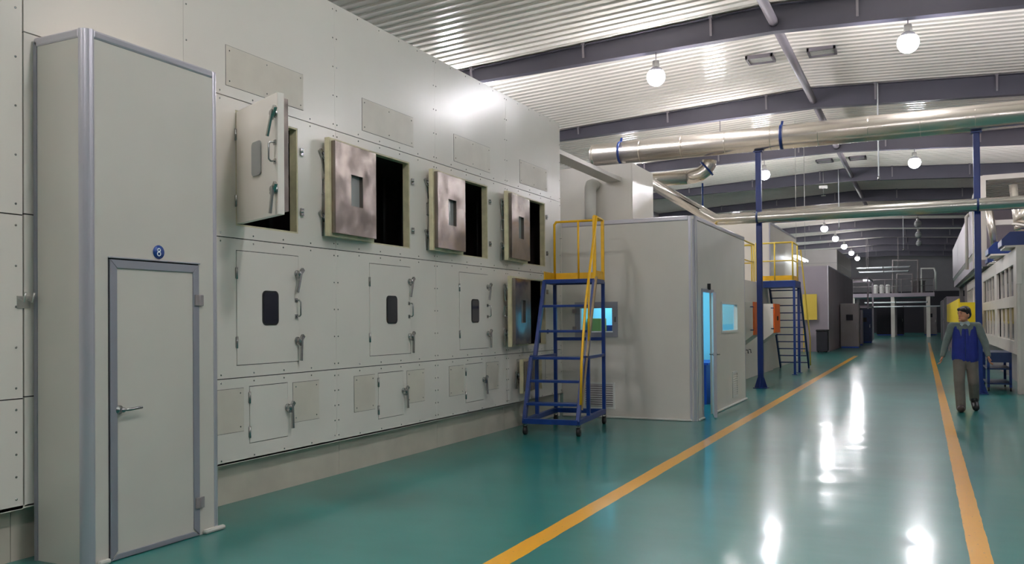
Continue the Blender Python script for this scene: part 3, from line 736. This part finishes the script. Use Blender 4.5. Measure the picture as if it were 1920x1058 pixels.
# landing and stairs
ld_ = thing('stair_landing', (-3.66, 25.05, 0), 'blue steel landing on two slim posts, reached by the blue stairs', 'platform')
MB().box(-.42, -.55, 2.42, .52, .55, 2.60).build('deck_frame', blue, ld_, bevel=.005)
for y in (-.5, .45): MB().box(.44, y-.03, 0, .50, y+.03, 2.42).box(.40, y-.08, 0, .54, y+.08, .012).build('post', blue, ld_)
st = thing('steel_stairs', (-3.6, 26.7, 0), 'steep dark blue open stairs going down from the landing', 'stairs')
A0, A1 = Vector((0, -1.05, 2.52)), Vector((0, .95, 0.0))
for x in (-.42, .42): MB().bar(A0+Vector((x,0,0)), A1+Vector((x,0,.05)), .04, .14).build('stringer', navy, st)
for k in range(11):
    p = A0.lerp(A1, (k+.7)/11.6); MB().box(-.4, p.y-.1, p.z-.015, .4, p.y+.1, p.z+.015).build('tread', navy, st)
MB().tube([A0+Vector((.46,0,1.0)), A1+Vector((.46,0,.95)), A1+Vector((.46,0,.1))], .02, 8).build('handrail', pale_yel, st)
# blue pipe posts
def post(x, y, h, label):
    t = thing('pipe_post', (x, y, 0), label, 'post', 'blue posts carrying the big duct')
    MB().box(-.06, -.06, .0, .06, .06, h).build('column', blue_post_m, t, bevel=.012)
    MB().box(-.15, -.15, 0, .15, .15, .015).build('base_plate', blue_post_m, t)
    g = MB()
    for d in ((1,0),(-1,0),(0,1),(0,-1)):
        a = Vector((d[0]*.06, d[1]*.06, 0)); nrm = Vector((d[1], d[0], 0))*.006
        g.prism([a+Vector((0,0,.015))-nrm, a+Vector((d[0]*.08, d[1]*.08, .015))-nrm, a+Vector((0,0,.27))-nrm], nrm*2)
    g.build('gusset', blue_post_m, t)
    MB().box(-.10, -.10, h, .10, .10, h+.02).build('cap_plate', blue_post_m, t)
    return t
PY = 19.60
post(-3.28, PY, 5.285, 'blue square post standing just beyond the booth beside the yellow line')
post(1.02, PY, 5.275, 'blue square post on the machine side of the aisle, behind the walking man')
# ducts
big = thing('large_duct', (0, PY, 5.575), 'large shiny sheet metal duct crossing the hall high on blue posts', 'duct')
MB().tube([(-7.15, 0, 0), (8.9, 0, 0)], .265, 32).build('duct_body', duct_m, big)
MB().lathe((-7.15, 0, 0), [(.265, 0), (.255, -.06), (.2, -.11), (0, -.14)], (1, 0, 0), 32).build('end_cap', duct_m, big)
for x in range(-6, 9, 1): MB().lathe((x, 0, 0), [(.2655, -.008), (.2695, 0), (.2655, .008)], (1,0,0), 32).build('seam_band', duct_m, big)
for x in (-6.5, -2.77, 3.2):
    m = MB(); m.lathe((x, 0, 0), [(.268, -.03), (.275, -.03), (.275, .03), (.268, .03)], (1,0,0), 32)
    m.bar((x, 0, .26), (x+.02, 0, .36), .05, .02); m.build('hanger_clamp', blue, big)
sp = thing('small_duct', (0, 19.38, 3.80), 'slim shiny duct crossing the aisle below the large one, rising toward the oven', 'duct')
sp_pts = [(-6.4, 0, 1.40), (-4.58, 0, .235)]
for i in range(7):
    a = i/6; p = Vector((-4.58, 0, .235)).lerp(Vector((-4.37, 0, .10)), a); q = Vector((-4.37, 0, .10)).lerp(Vector((-4.2, 0, 0)), a); sp_pts.append(p.lerp(q, a))
sp_pts += [(-1, 0, -.005), (8.9, 0, -.02)]
MB().tube(sp_pts, .13, 24).build('duct_body', pipe_m, sp)
s = MB()
for x in (-3.28, 1.02): s.lathe((x, 0, -.005), [(.131, -.02), (.137, -.02), (.137, .02), (.131, .02)], (1,0,0), 24).box(x-.03, .10, -.04, x+.03, .17, .04)
s.build('clamp', navy, sp)
br = thing('branch_duct', (-4.6, PY+.25, 4.9), 'short horizontal branch duct with flanged elbow below the large duct', 'duct')
MB().tube([(-3.5, 0, 0), (-.35, 0, 0)], .165, 24).build('duct_body', duct_m, br)
el = [Vector((-.35, 0, 0))]
for i in range(9):
    a = PI/2*i/8; el.append(Vector((-.30+.3*math.sin(a), .3-.3*math.cos(a), .0)))
MB().tube([(-.35,0,0), (-.2,0,.01), (-.05,.01,.05), (.08,.02,.14), (.15,.03,.26), (.16,.03,.36)], .165, 24).build('elbow', duct_m, br)
MB().lathe((.10, .02, .17), [(.166,-.02),(.215,-.02),(.215,.02),(.166,.02)], (.75,0.1,.66), 24).build('flange', blue, br)
MB().tube([(.0, -.0, -.17), (.0, 0, -1.0), (.0, -.0, -2.33)], .02, 8).build('support_rod', blue, br)
up = MB().tube([(-6.17, 16.85, 4.38), (-6.17, 16.72, 4.38), (-6.17, 16.63, 4.36), (-6.17, 16.585, 4.29), (-6.17, 16.58, 4.2), (-6.17, 16.58, 0)], .12, 20)
tag(up.build('elbow_pipe', pipe_white), 'pale white elbow pipe coming out of the oven section behind the booth roof', 'pipe')
t = thing('cable_tray', (-5.75, 14.85, 4.42), 'flat zinc cable tray running from the oven toward the rear section', 'tray')
MB().box(-.15, -2.0, 0, .15, 2.0, .01).build('tray_bed', tray_m, t); MB().box(-.16, -2.0, 0, -.15, 2.0, .08).build('tray_lip', tray_m, t); MB().box(.15, -2.0, 0, .16, 2.0, .08).build('tray_lip', tray_m, t)
# hanging rods / sprinkler drops
for x, y, z0, lab in ((-1.09, 26.6, 5.5, 'long white pipe hanging from the ceiling above the aisle'), (-3.4, 41.6, 5.6, 'thin white hanging pipe near the yellow railed platform'),
                      (-1.0, 56.8, 5.6, 'far thin white hanging pipe over the end of the aisle')):
    t = thing('hanging_pipe', (x, y, z0), lab, 'pipe')
    MB().tube([(0,0,.12), (0,0,roof_z(x)-.05-z0)], .02, 8).build('pipe', white_num, t); MB().lathe((0,0,0), [(0,0),(.03,.01),(.035,.06),(.02,.12)], n=12).build('nozzle', chrome, t)
for x, y, lab in ((-4.05, 41.5, 'small pale junction box hanging beyond the first blue post'),):
    t = thing('junction_box', (x, y, 7.55), lab, 'junction box')
    MB().box(-.18, -.08, -.02, .18, .08, .1).build('box', tray_m, t); MB().tube([(0,0,-.02),(0,0,-.36)], .012, 8).tube([(-.1,0,-.36),(.1,0,-.36)], .02, 8).build('bracket', tray_m, t)
    MB().tube([(0,0,.1),(0,0,roof_z(x)-.03-7.55)], .01, 6).build('rod', tray_m, t)

t = thing('strip_light', (-3.86, 31.6, 3.66), 'pair of bright fluorescent tubes hanging past the end of the yellow landing railing', 'lamp')
MB().box(-.09, -1.6, .03, .09, 1.6, .08).build('housing', vent_w, t)
for x in (-.05, .05): MB().tube([(x, -1.55, 0), (x, 1.55, 0)], .022, 10).build('tube', tube_l, t)
for y in (-1.2, 1.2): MB().tube([(0, y, .08), (0, y, roof_z(-3.86)-.06-3.66)], .008, 6).build('hanger', tray_m, t)

# ------------------------------------------------------------------ far left machines
fb = plain_box('machine_room', -6.6, -3.9, 41.6, 57.0, 0, 3.97, mach_pl, 'grey lilac machine room past the stairs, with a white corner edge', 'room', (46, 50, 54), (), alu)
plain_box('upper_housing', -9.0, -4.2, 49.8, 60.0, 3.99, 5.33, oven_white, 'white housing standing on top behind the grey machine room', 'housing', (53,), (4.6,))
tag(MB().box(-4.98, 41.2, 1.48, -4.36, 41.26, 2.66).box(-4.98, 41.2, 0, -4.93, 41.26, 1.48).build('yellow_board', pale_yel, bevel=.005), 'yellow board on a leg before the grey machine room', 'board')
t = thing('dark_bin', (-4.12, 41.1, 0), 'dark bin standing at the corner of the grey machine room', 'bin')
MB().box(-.24, -.3, .06, .24, .3, .95).build('body', dark_m, t, bevel=.02); MB().box(-.26, -.32, .95, .26, .32, 1.03).build('lid', rubber, t, bevel=.02)
for x in (-.18, .18): MB().tube([(x-.02,-.2,.05),(x+.02,-.2,.05)], .05, 12).build('wheel', rubber, t)
def control_cab(x, y, w, d, h, m, label):
    t = thing('control_cabinet', (x, y, 0), label, 'cabinet')
    MB().box(-w/2, -d/2, .08, w/2, d/2, h).build('body', m, t, bevel=.01); MB().box(-w/2+.03, -d/2+.03, 0, w/2-.03, d/2-.03, .08).build('base', in_blue, t)
    MB().box(-w/2+.04, -d/2-.015, .14, w/2-.04, -d/2, h-.06).build('door', m, t, bevel=.005); MB().box(-.16, -d/2-.022, h*.62, .16, -d/2-.015, h*.75).build('display', dark_m, t)
    MB().box(w/2-.12, -d/2-.04, h*.45, w/2-.09, -d/2-.015, h*.55).build('handle', chrome, t)
control_cab(-3.4, 47.5, .9, .7, 2.3, mach_g, 'grey control cabinet on a blue base, beside the machine room side wall')
control_cab(-3.45, 52.0, .8, .7, 2.0, mach_pl, 'lilac control cabinet farther along the machine room')
control_cab(-3.3, 57.5, .9, .7, 2.1, navy, 'dark blue control cabinet at the far end of the machine room')
def frame_rack(x0, x1, y0, y1, h, m, label, name='pipe_rack'):
    t = thing(name, ((x0+x1)/2, (y0+y1)/2, 0), label, 'rack'); a, b = (x1-x0)/2, (y1-y0)/2
    for sx in (-1, 1):
        for sy in (-1, 1): MB().box(sx*a-.05, sy*b-.05, 0, sx*a+.05, sy*b+.05, h).build('post', m, t)
    for z in (h-.05, h*.55):
        MB().bar((-a,-b,z),(a,-b,z),.08,.1).bar((-a,b,z),(a,b,z),.08,.1).bar((-a,-b,z),(-a,b,z),.08,.1).bar((a,-b,z),(a,b,z),.08,.1).build('beam', m, t)
    return t
frame_rack(-4.9, -3.2, 60, 66, 4.2, mach_pl, 'tall lilac steel frame behind the control cabinets')
frame_rack(-6.9, -5.1, 61, 68, 5.6, vent_w, 'tall white steel frame with pipes beyond the upper housing')

# ------------------------------------------------------------------ mezzanine closing the aisle
mz = thing('mezzanine', (-1.9, 75, 0), 'grey steel mezzanine on columns across the far end of the aisle', 'platform')
MB().box(-3.4, -.6, 3.2, 2.75, 6, 3.5).build('deck', mach_pl, mz)
for x in (-3.2, -.25, 2.3): 
    for y in (-.4, 5.6): MB().box(x-.14, y-.14, 0, x+.14, y+.14, 3.2).build('column', mach_w if y < 0 else mach_g, mz)
r = MB()
for x in (-3.3, -2, -.8, .4, 1.6, 2.7): r.tube([(x,-.55,3.5),(x,-.55,4.6)], .03, 6)
r.tube([(-3.3,-.55,4.6),(2.7,-.55,4.6)], .03, 6).tube([(-3.3,-.55,4.05),(2.7,-.55,4.05)], .025, 6); r.build('railing', mach_g, mz)
for i, (y, z, x0, x1, rad, lab) in enumerate(((74.0, 5.55, -4.8, -.9, .07, 'upper bright pipe'), (73.6, 5.2, -4.6, -1.0, .06, 'second bright pipe'), (73.9, 2.75, -4.2, .3, .06, 'bright pipe under the deck'), (73.9, 2.42, -4.0, 1.2, .05, 'lowest bright pipe'))):
    t = thing('process_pipe', ((x0+x1)/2, y, z), lab + ' crossing the far mezzanine', 'pipe')
    l = (x1-x0)/2; MB().tube([(-l,0,0),(l,0,0)], rad, 10).build('pipe', white_num, t)
    for k in range(3): MB().tube([(-l+l*k, 0, 0), (-l+l*k+.06, 0, 0)], rad*1.5, 10).build('coupling', chrome, t)
    for k in (-.6, .6): MB().tube([(l*k, 0, 0), (l*k, 0, (roof_z((x0+x1)/2+l*k)-.03-z) if z > 3.5 else 0), (l*k, (0 if z > 3.5 else 74.42-y), 0 if z < 3.5 else roof_z((x0+x1)/2+l*k)-.03-z)] if z < 3.5 else [(l*k, 0, 0), (l*k, 0, roof_z((x0+x1)/2+l*k)-.03-z)], .015, 6).build('support', mach_g, t)
t = thing('pipe_portal', (-1.2, 74.6, 3.5), 'grey pipe portal frame standing on the mezzanine', 'frame')
MB().tube([(-.9,0,0),(-.9,0,2.6),(.9,0,2.6),(.9,0,0)], .09, 10).build('outer_pipe', mach_g, t); MB().tube([(-.6,0,0),(-.6,0,1.5),(.5,0,1.5),(.5,0,0)], .08, 10).build('inner_pipe', mach_g, t)
t = thing('pipe_portal', (.45, 74.6, 3.5), 'pale angled pipe loop at the aisle side of the mezzanine', 'frame')
MB().tube([(-.5,0,0),(-.5,0,1.9),(.4,0,1.9),(.5,0,1.6),(.5,0,.2)], .08, 10).build('outer_pipe', vent_w, t)
for k in range(4): tag(MB().lathe((-3.4+.45*k, 74.9, 3.5), [(0,0),(.17,0),(.18,.05),(.18,.6),(.1,.72),(0,.73)], n=14).build('steel_drum', vent_w), 'one of the pale drums in a row on the mezzanine deck', 'drum', 'pale drums on the mezzanine')
tag(MB().lathe((-.3, 75.2, 3.5), [(0,0),(.5,0),(.5,.9),(.55,.92),(.55,.98),(0,1.0)], n=20).build('round_tank', mach_g), 'round steel tank on the mezzanine near its aisle end', 'tank')
t = thing('hanging_light', (-4.0, 73.6, 4.55), 'small bright lamp hanging in front of the mezzanine', 'lamp')
MB().box(-.25, -.1, -.06, .25, .1, .06).build('diffuser', tube_l, t); MB().box(-.27, -.12, .06, .27, .12, .12).tube([(0,0,.1),(0,0,roof_z(-4.0)-4.58)], .015, 6).build('housing', mach_g, t)
for x, y, w_, h_, m, lab in ((-6.2, 80, 1.2, 2.4, vent_w, 'white cabinet standing under the mezzanine'), (-2.6, 82.5, 2.2, 2.6, dark_m, 'dark machine block under the mezzanine'), (.6, 83, 1.0, 2.5, mach_g, 'grey cabinet between the mezzanine columns')):
    control_cab(x, y, w_, 1.2, h_, m, lab)
# hall partition beyond
tag(MB().box(-13.9, 96, 0, 8.9, 96.2, 4.2).build('wall_partition', dark_m), kind='structure')

# ------------------------------------------------------------------ right hand machines
X0 = 1.75
mc = thing('conveyor_oven', (3.6, 25.5, 0), 'long cream machine with barred window bays along the aisle', 'machine')
def Mx(mb, name, m, bevel=0): o = mb.build(name, m, mc, bevel=bevel); o.location = (-3.6, -25.5, 0); return o
ys = [19.75, 24.95, 30.2, 35.4, 40.6]
for k in range(4):
    a, b = ys[k], ys[k+1]
    wins = [(a+.55, b-.25, 1.05, 1.74), (a+.55, b-.25, 1.98, 2.62)]
    f = panel_mb(a+.01, b-.01, .78, 2.93, wins, .06, X0).build('bay_frame', mach_w, mc, bevel=.006); f.location = (-3.6, -25.5, 0)
    for (w0, w1, z0, z1) in wins:
        s = MB()
        for i in range(1, 4):
            yy = w0 + (w1-w0)*i/4; s.box(X0-.05, yy-.045, z0, X0-.01, yy+.045, z1)
        s.build('window_bars', mach_w, f)
        MB().box(X0+.02, w0-.05, z0-.05, X0+.03, w1+.05, z1-.3).build('window_glass', win_dark, f)
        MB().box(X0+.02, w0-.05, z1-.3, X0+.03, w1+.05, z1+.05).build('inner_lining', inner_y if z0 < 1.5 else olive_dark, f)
    MB().tube([(X0+.0, a+1.2, .92), (X0-.04, a+1.2, .92), (X0-.04, a+1.2, .84)], .02, 8).build('clasp', rubber, f)
    MB().box(X0-.03, a+.5, .84, X0+.002, b-.2, .855).build('rail', seam_dark, f)
Mx(MB().box(X0+.45, 19.76, .78, 5.2, 40.6, 2.88), 'machine_body', mach_g)
Mx(MB().box(X0-.062, 19.70, .0, 5.2, 19.75, 2.94), 'end_panel', mach_w, .008)
Mx(MB().box(X0+.25, 19.75, 0, 5.1, 40.5, .78), 'underframe', mach_g)
Mx(MB().box(X0-.06, 19.64, 2.2, X0+.04, 19.70, 2.94).box(X0-.05, 19.64, .0, X0+.0, 19.70, 2.2), 'corner_trim', mach_w, .005)
for k, (y, x0, z0) in enumerate(((20.0, 1.42, 3.0), (22.5, 1.33, 3.0), (25.9, 1.52, 3.0))):
    t = thing('blue_hood', (x0+1.2, y+.5, z0), 'dark blue motor hood on the cream machine, %s in line from the viewer' % ORD[k], 'hood', 'blue hoods on the cream machine')
    MB().prism([(-1.15, -.5, 0), (-1.15, -.5, .13), (-1.0, -.5, .28), (1.6, -.5, .30), (1.6, -.5, 0)], (0, 1.0, 0)).build('cover', dk_blue, t, bevel=.01)
    MB().box(-1.1, -.52, -.04, 1.6, .52, 0).build('tray', mach_w, t)
    MB().box(.7, -.3, .3, 1.1, .3, .34).build('flange', chrome, t)
Mx(MB().box(X0, 19.9, 2.9, 5.0, 40.4, 2.95), 'roof_deck', mach_w)
for k, (x, y) in enumerate(((1.95, 21.7), (1.62, 23.75), (1.75, 25.3))):
    t = thing('exhaust_tube', (x, y, 2.96), 'leaning silver exhaust tube on the cream machine, %s in line' % ORD[k], 'tube', 'exhaust tubes on the cream machine')
    MB().tube([(.02, 0, 0), (-.12-.05*k, 0, 1.5)], .085, 18).build('tube', duct_m, t); MB().lathe((.02, 0, .0), [(.13, 0), (.13, .03), (.086, .03)], n=18).build('flange', chrome, t)
t = thing('bent_duct', (2.25, 21.4, 3.5), 'thick silver elbow duct at the edge of the view above the blue hood', 'duct')
MB().tube([(-.25, .0, .05), (-.15, 0, .3), (.1, 0, .46), (.5, 0, .55), (1.5, 0, .6)], .19, 24).build('duct_body', duct_m, t); MB().lathe((-.25, 0, .0), [(.24, -.02), (.24, .02), (.19, .02)], (.3,0,1), 24).build('flange', mach_w, t)
MB().tube([(-.25, 0, .05), (-.27, 0, -.1)], .18, 20).build('stub', duct_m, t)
# white gantry with slatted roof
ga = thing('white_gantry', (3.0, 25.3, 0), 'cream gantry frame with slatted underside above the machine', 'frame')
for (x, y) in ((-1.62, -1.3), (2.2, -1.3), (-1.62, 2.6), (2.2, 2.6)): MB().box(x-.06, y-.06, 2.96, x+.06, y+.06, 5.0).build('post', mach_w, ga)
MB().bar((-1.62,-1.3,4.98),(2.2,-1.3,4.98),.1,.12).bar((-1.62,2.6,4.98),(2.2,2.6,4.98),.1,.12).bar((-1.62,-1.3,4.98),(-1.62,2.6,4.98),.1,.12).bar((2.2,-1.3,4.98),(2.2,2.6,4.98),.1,.12).build('top_frame', mach_w, ga)
MB().bar((-1.62,-1.3,3.86),(2.2,-1.3,3.86),.1,.12).build('cross_beam', mach_w, ga)
MB().prism([(-1.56,-1.3,3.80),(-1.56,-1.3,4.15),(-1.25,-1.3,3.80)], (0,.04,0)).build('knee_brace', mach_w, ga)
sl = MB()
for i in range(12): sl.box(-1.5, -1.15+.3*i, 4.93, 2.1, -.98+.3*i, 4.96)
sl.build('slats', mach_w, ga)
MB().box(-1.62, -1.2, 5.05, 2.2, 2.5, 5.07).build('roof_sheet', mach_g, ga)
# raised enclosure farther along
rz = thing('raised_enclosure', (3.4, 38, 0), 'long grey raised enclosure above the aisle side machines', 'enclosure')
def Rx(mb, name, m, bevel=0): o = mb.build(name, m, rz, bevel=bevel); o.location = (-3.4, -38, 0); return o
for a, b in ((28.3, 34.3), (34.3, 40.6), (40.6, 47.2)):
    Rx(MB().box(1.36, a+.02, 3.45, 1.40, b-.02, 4.86), 'side_panel', mach_pl)
    Rx(MB().prism([(1.36, a+.03, 3.42), (1.55, a+.03, 2.98), (1.6, a+.03, 2.98), (1.41, a+.03, 3.42)], (0, b-a-.06, 0)), 'sloped_skirt', vent_w)
Rx(MB().box(1.41, 28.3, 3.02, 5.4, 47.2, 4.84), 'body', mach_pl)
for y in (40.9, 46.8):
    for x in (1.7, 5.1): Rx(MB().box(x-.08, y-.08, 0, x+.08, y+.08, 3.0), 'support_post', mach_g)
Rx(MB().tube([(1.28, 30.5, 3.05), (1.28, 30.5, 4.7), (1.36, 30.5, 4.8)], .05, 8), 'cable_pipe', mach_w)
# yellow guard panels
yg = thing('yellow_guard', (1.0, 30, 0), 'long bright yellow guard panel beyond the walking man', 'guard')
MB().box(0, -.3, 1.34, .04, 14.0, 2.12).build('side_panel', yellow_b, yg, bevel=.004)
MB().box(.04, -.34, 1.34, .62, -.30, 2.0).build('end_panel', yellow_b, yg, bevel=.004)
for y in (0, 4.6, 9.2, 13.8): MB().box(.04, y-.03, 0, .1, y+.03, 2.0).build('post', mach_g, yg)
for y, lab in ((48.5, 'grey machine block past the end of the yellow guard panel'), (58, 'pale machine block near the mezzanine on the machine side')):
    plain_box('machine_block', 1.1, 4.6, y, y+7, 0, 2.6, mach_pl, lab, 'machine', (), (1.4,))
# blue cart
ca = thing('blue_cart', (1.42, 20.9, 0), 'dark blue steel trolley standing against the cream machine behind the walking man', 'cart')
# footprint clears the post and machine
for x in (-.20, .20):
    for y in (-.55, .8): MB().box(x-.025, y-.025, .08, x+.025, y+.025, .80).build('leg', blue, ca)
for z, nm in ((.775, 'top_shelf'), (.45, 'middle_shelf'), (.14, 'bottom_shelf')): MB().box(-.225, -.575, z, .225, .825, z+.03).build(nm, navy, ca, bevel=.004)
MB().box(-.225, -.58, .6, .225, -.57, .775).build('end_plate', navy, ca)
for x in (-.20, .20):
    for y in (-.55, .8): MB().tube([(x-.015, y, .045), (x+.015, y, .045)], .045, 14).box(x-.02, y-.02, .06, x+.02, y+.02, .09).build('caster', rubber, ca)

# ------------------------------------------------------------------ the walking man
def capsules(name, segs, balls, m, parent, voxel):
    mb = MB()
    for p0, p1, r0, r1 in segs:
        p0, p1 = Vector(p0), Vector(p1)
        mb.tube([p0, p1], 1, 14, True, [r0, r1]); mb.ball(p0, r0, n=14); mb.ball(p1, r1, n=14)
    for b in balls: mb.ball(*b)
    o = mb.build(name, m, parent)
    md = o.modifiers.new('fuse', 'REMESH'); md.mode = 'VOXEL'; md.voxel_size = voxel; md.use_smooth_shade = True
    sm = o.modifiers.new('smooth', 'SMOOTH'); sm.factor = .5; sm.iterations = 3
    return o
man = thing('person', (.62, 15.85, 0), 'person in a blue vest, grey shirt and grey trousers walking toward the viewer', 'person')
# local axes: -y is ahead, -x is his right hand side
hip = [(-.085, 0, .90), (.085, .0, .90)]
knee = [(-.095, -.12, .50), (.115, .02, .49)]
ank = [(-.075, -.10, .09), (.135, .26, .20)]
sh = [(-.185, .0, 1.40), (.185, .0, 1.40)]
elb = [(-.275, .05, 1.13), (.285, -.03, 1.13)]
wr = [(-.335, -.03, .90), (.325, -.13, .91)]
headR = Matrix.Rotation(math.radians(-48), 3, 'Z')
hc = Vector((-.01, -.035, 1.585))
def H(v): return hc + headR @ Vector(v)
segs = [(hip[0], hip[1], .10, .10), ((0,0,.93), (0,.0,1.12), .105, .105), ((-.03,0,1.12), (-.06,0,1.32), .10, .095), ((.03,0,1.12), (.06,0,1.32), .10, .095), (sh[0], sh[1], .06, .06),
        ((0,.0,1.38), (-.005,-.02,1.52), .056, .052)]
for i in (0, 1):
    segs += [(hip[i], knee[i], .088, .058), (knee[i], ank[i], .055, .038), (ank[i], tuple(Vector(ank[i]) + (Vector((0,-.17,-.045)) if i == 0 else Vector((.01,-.12,-.15)))), .04, .03),
             (sh[i], elb[i], .052, .042), (elb[i], wr[i], .040, .027)]
    sgn = -1 if i == 0 else 1
    w0 = Vector(wr[i]); d = (w0 - Vector(elb[i])).normalized()
    side = Vector((0, -1, 0)); side = (side - d*side.dot(d)).normalized(); nrm = d.cross(side)
    palm = w0 + d*.085
    for k, (off, ln) in enumerate(((.027, .062), (.009, .07), (-.009, .065), (-.027, .05))):
        segs.append((w0 + d*.02 + side*off*.7, palm + side*off, .015, .0115))
        kn = palm + side*off; mid = kn + d*ln*.55 - nrm*sgn*.008; tip = mid + d*ln*.4 - nrm*sgn*.028
        segs += [(kn, mid, .0105, .0095), (mid, tip, .0095, .0078)]
    th0 = w0 + d*.025 + side*.02; th1 = th0 + d*.035 + side*.03 - nrm*sgn*.01; segs += [(th0, th1, .014, .011), (th1, th1 + d*.035 - nrm*sgn*.012, .011, .009)]
balls = [(H((0,0,.02)), .1, (.80,.96,1.12), 20, headR), (H((0,-.03,-.055)), .07, (.86,.9,.88), 16, headR),
         (H((0,-.098,-.012)), .018, (.75,1.0,1.2), 10, headR), (H((0,-.092,.015)), .012, (.7,.8,2.0), 10, headR), (H((0,-.085,-.092)), .022, (1.1,.8,.8), 10, headR),
         (H((.08,.01,-.01)), .03, (.35,.75,1.05), 12, headR), (H((-.08,.01,-.01)), .03, (.35,.75,1.05), 12, headR)]
capsules('body', segs, balls, skin, man, .006)
for sx in (-1, 1): MB().ball(H((sx*.032, -.088, .018)), .0095, (1.2,.5,.7), 10, headR).build('eye', eye_m, man); MB().bar(H((sx*.016,-.096,.042)), H((sx*.05,-.084,.042)), .006, .008).build('eyebrow', hair_m, man)
MB().ball(H((0,-.092,-.05)), .02, (1.1,.35,.32), 12, headR).build('mouth', lip_m, man)
capsules('hair', [], [(H((0,.014,.058)), .103, (.86,.99,.90), 20, headR), (H((0,.05,.01)), .09, (.88,.78,.95), 18, headR), (H((.03,-.05,.085)), .05, (1.1,.8,.75), 14, headR), (H((-.03,-.05,.088)), .048, (1.1,.8,.75), 14, headR),
          (H((.077,-.005,.035)), .024, (.5,1,1.3), 12, headR), (H((-.077,-.005,.035)), .024, (.5,1,1.3), 12, headR)], hair_m, man, .007)
# shirt: sleeves, yoke and collar
ssegs = [((-.04,0,1.36),(.04,0,1.36),.088,.088), ((-.06,0,1.2),(-.07,0,1.34),.106,.098), ((.06,0,1.2),(.07,0,1.34),.106,.098), (sh[0], sh[1], .066, .066)]
for i in (0, 1):
    e = Vector(elb[i]); w0 = Vector(wr[i]); ssegs += [(sh[i], e, .068, .058), (e, e.lerp(w0, .93), .056, .042)]
capsules('shirt', ssegs, [], shirt_m, man, .01)
col = MB()
for sx in (-1, 1):
    col.prism([(sx*.012, -.085, 1.435), (sx*.06, -.055, 1.475), (sx*.075, -.065, 1.43), (sx*.045, -.105, 1.395)], (0, -.008, .004))
col.lathe((0,.0,1.43), [(.078,0),(.066,.05),(.060,.05),(.07,0)], n=20); col.build('collar', mat('collar_pale', (150, 164, 164), .8), man)
capsules('vest', [((x*.08,0,.88),(x*.075,0,1.12),.122,.118) for x in (-1,-.4,.4,1)] + [((x*.075,0,1.12),(x*.085,0,1.32),.118,.098) for x in (-1,-.4,.4,1)] + [((x*.085,0,1.32),(x*.13,0,1.385),.098,.069) for x in (-1,1)], [], vest_m, man, .009)
vz = MB().tube([(0,-.121,.86),(0,-.121,1.0),(0,-.117,1.2),(0,-.098,1.33)], .004, 6).build('zip', navy, man)
tsegs = [((-.07,0,.86),(.07,0,.86),.112,.112)]
for i in (0, 1):
    k_ = Vector(knee[i]); a_ = Vector(ank[i]); tsegs += [(hip[i], k_, .105, .084), (k_, k_.lerp(a_, 1.06), .082, .074)]
capsules('trousers', tsegs, [], trouser_m, man, .01)
def shoe(a, toe, m):
    a = Vector(a); toe = Vector(toe); capsules('shoe', [(a+Vector((0,.03,-.03)), toe, .062, .056), (a+Vector((0,-.05,-.02)), a+Vector((0,.03,-.02)), .06, .06), (a+Vector((0,.01,.02)), a+Vector((0,.03,-.03)), .05, .054)], [], m, man, .008)
shoe(Vector(ank[0])+Vector((0,0,-.01)), (-.08, -.27, .056), shoe_br)
shoe(Vector(ank[1])+Vector((0,0,-.01)), (.15, .115, .055), shoe_bk)
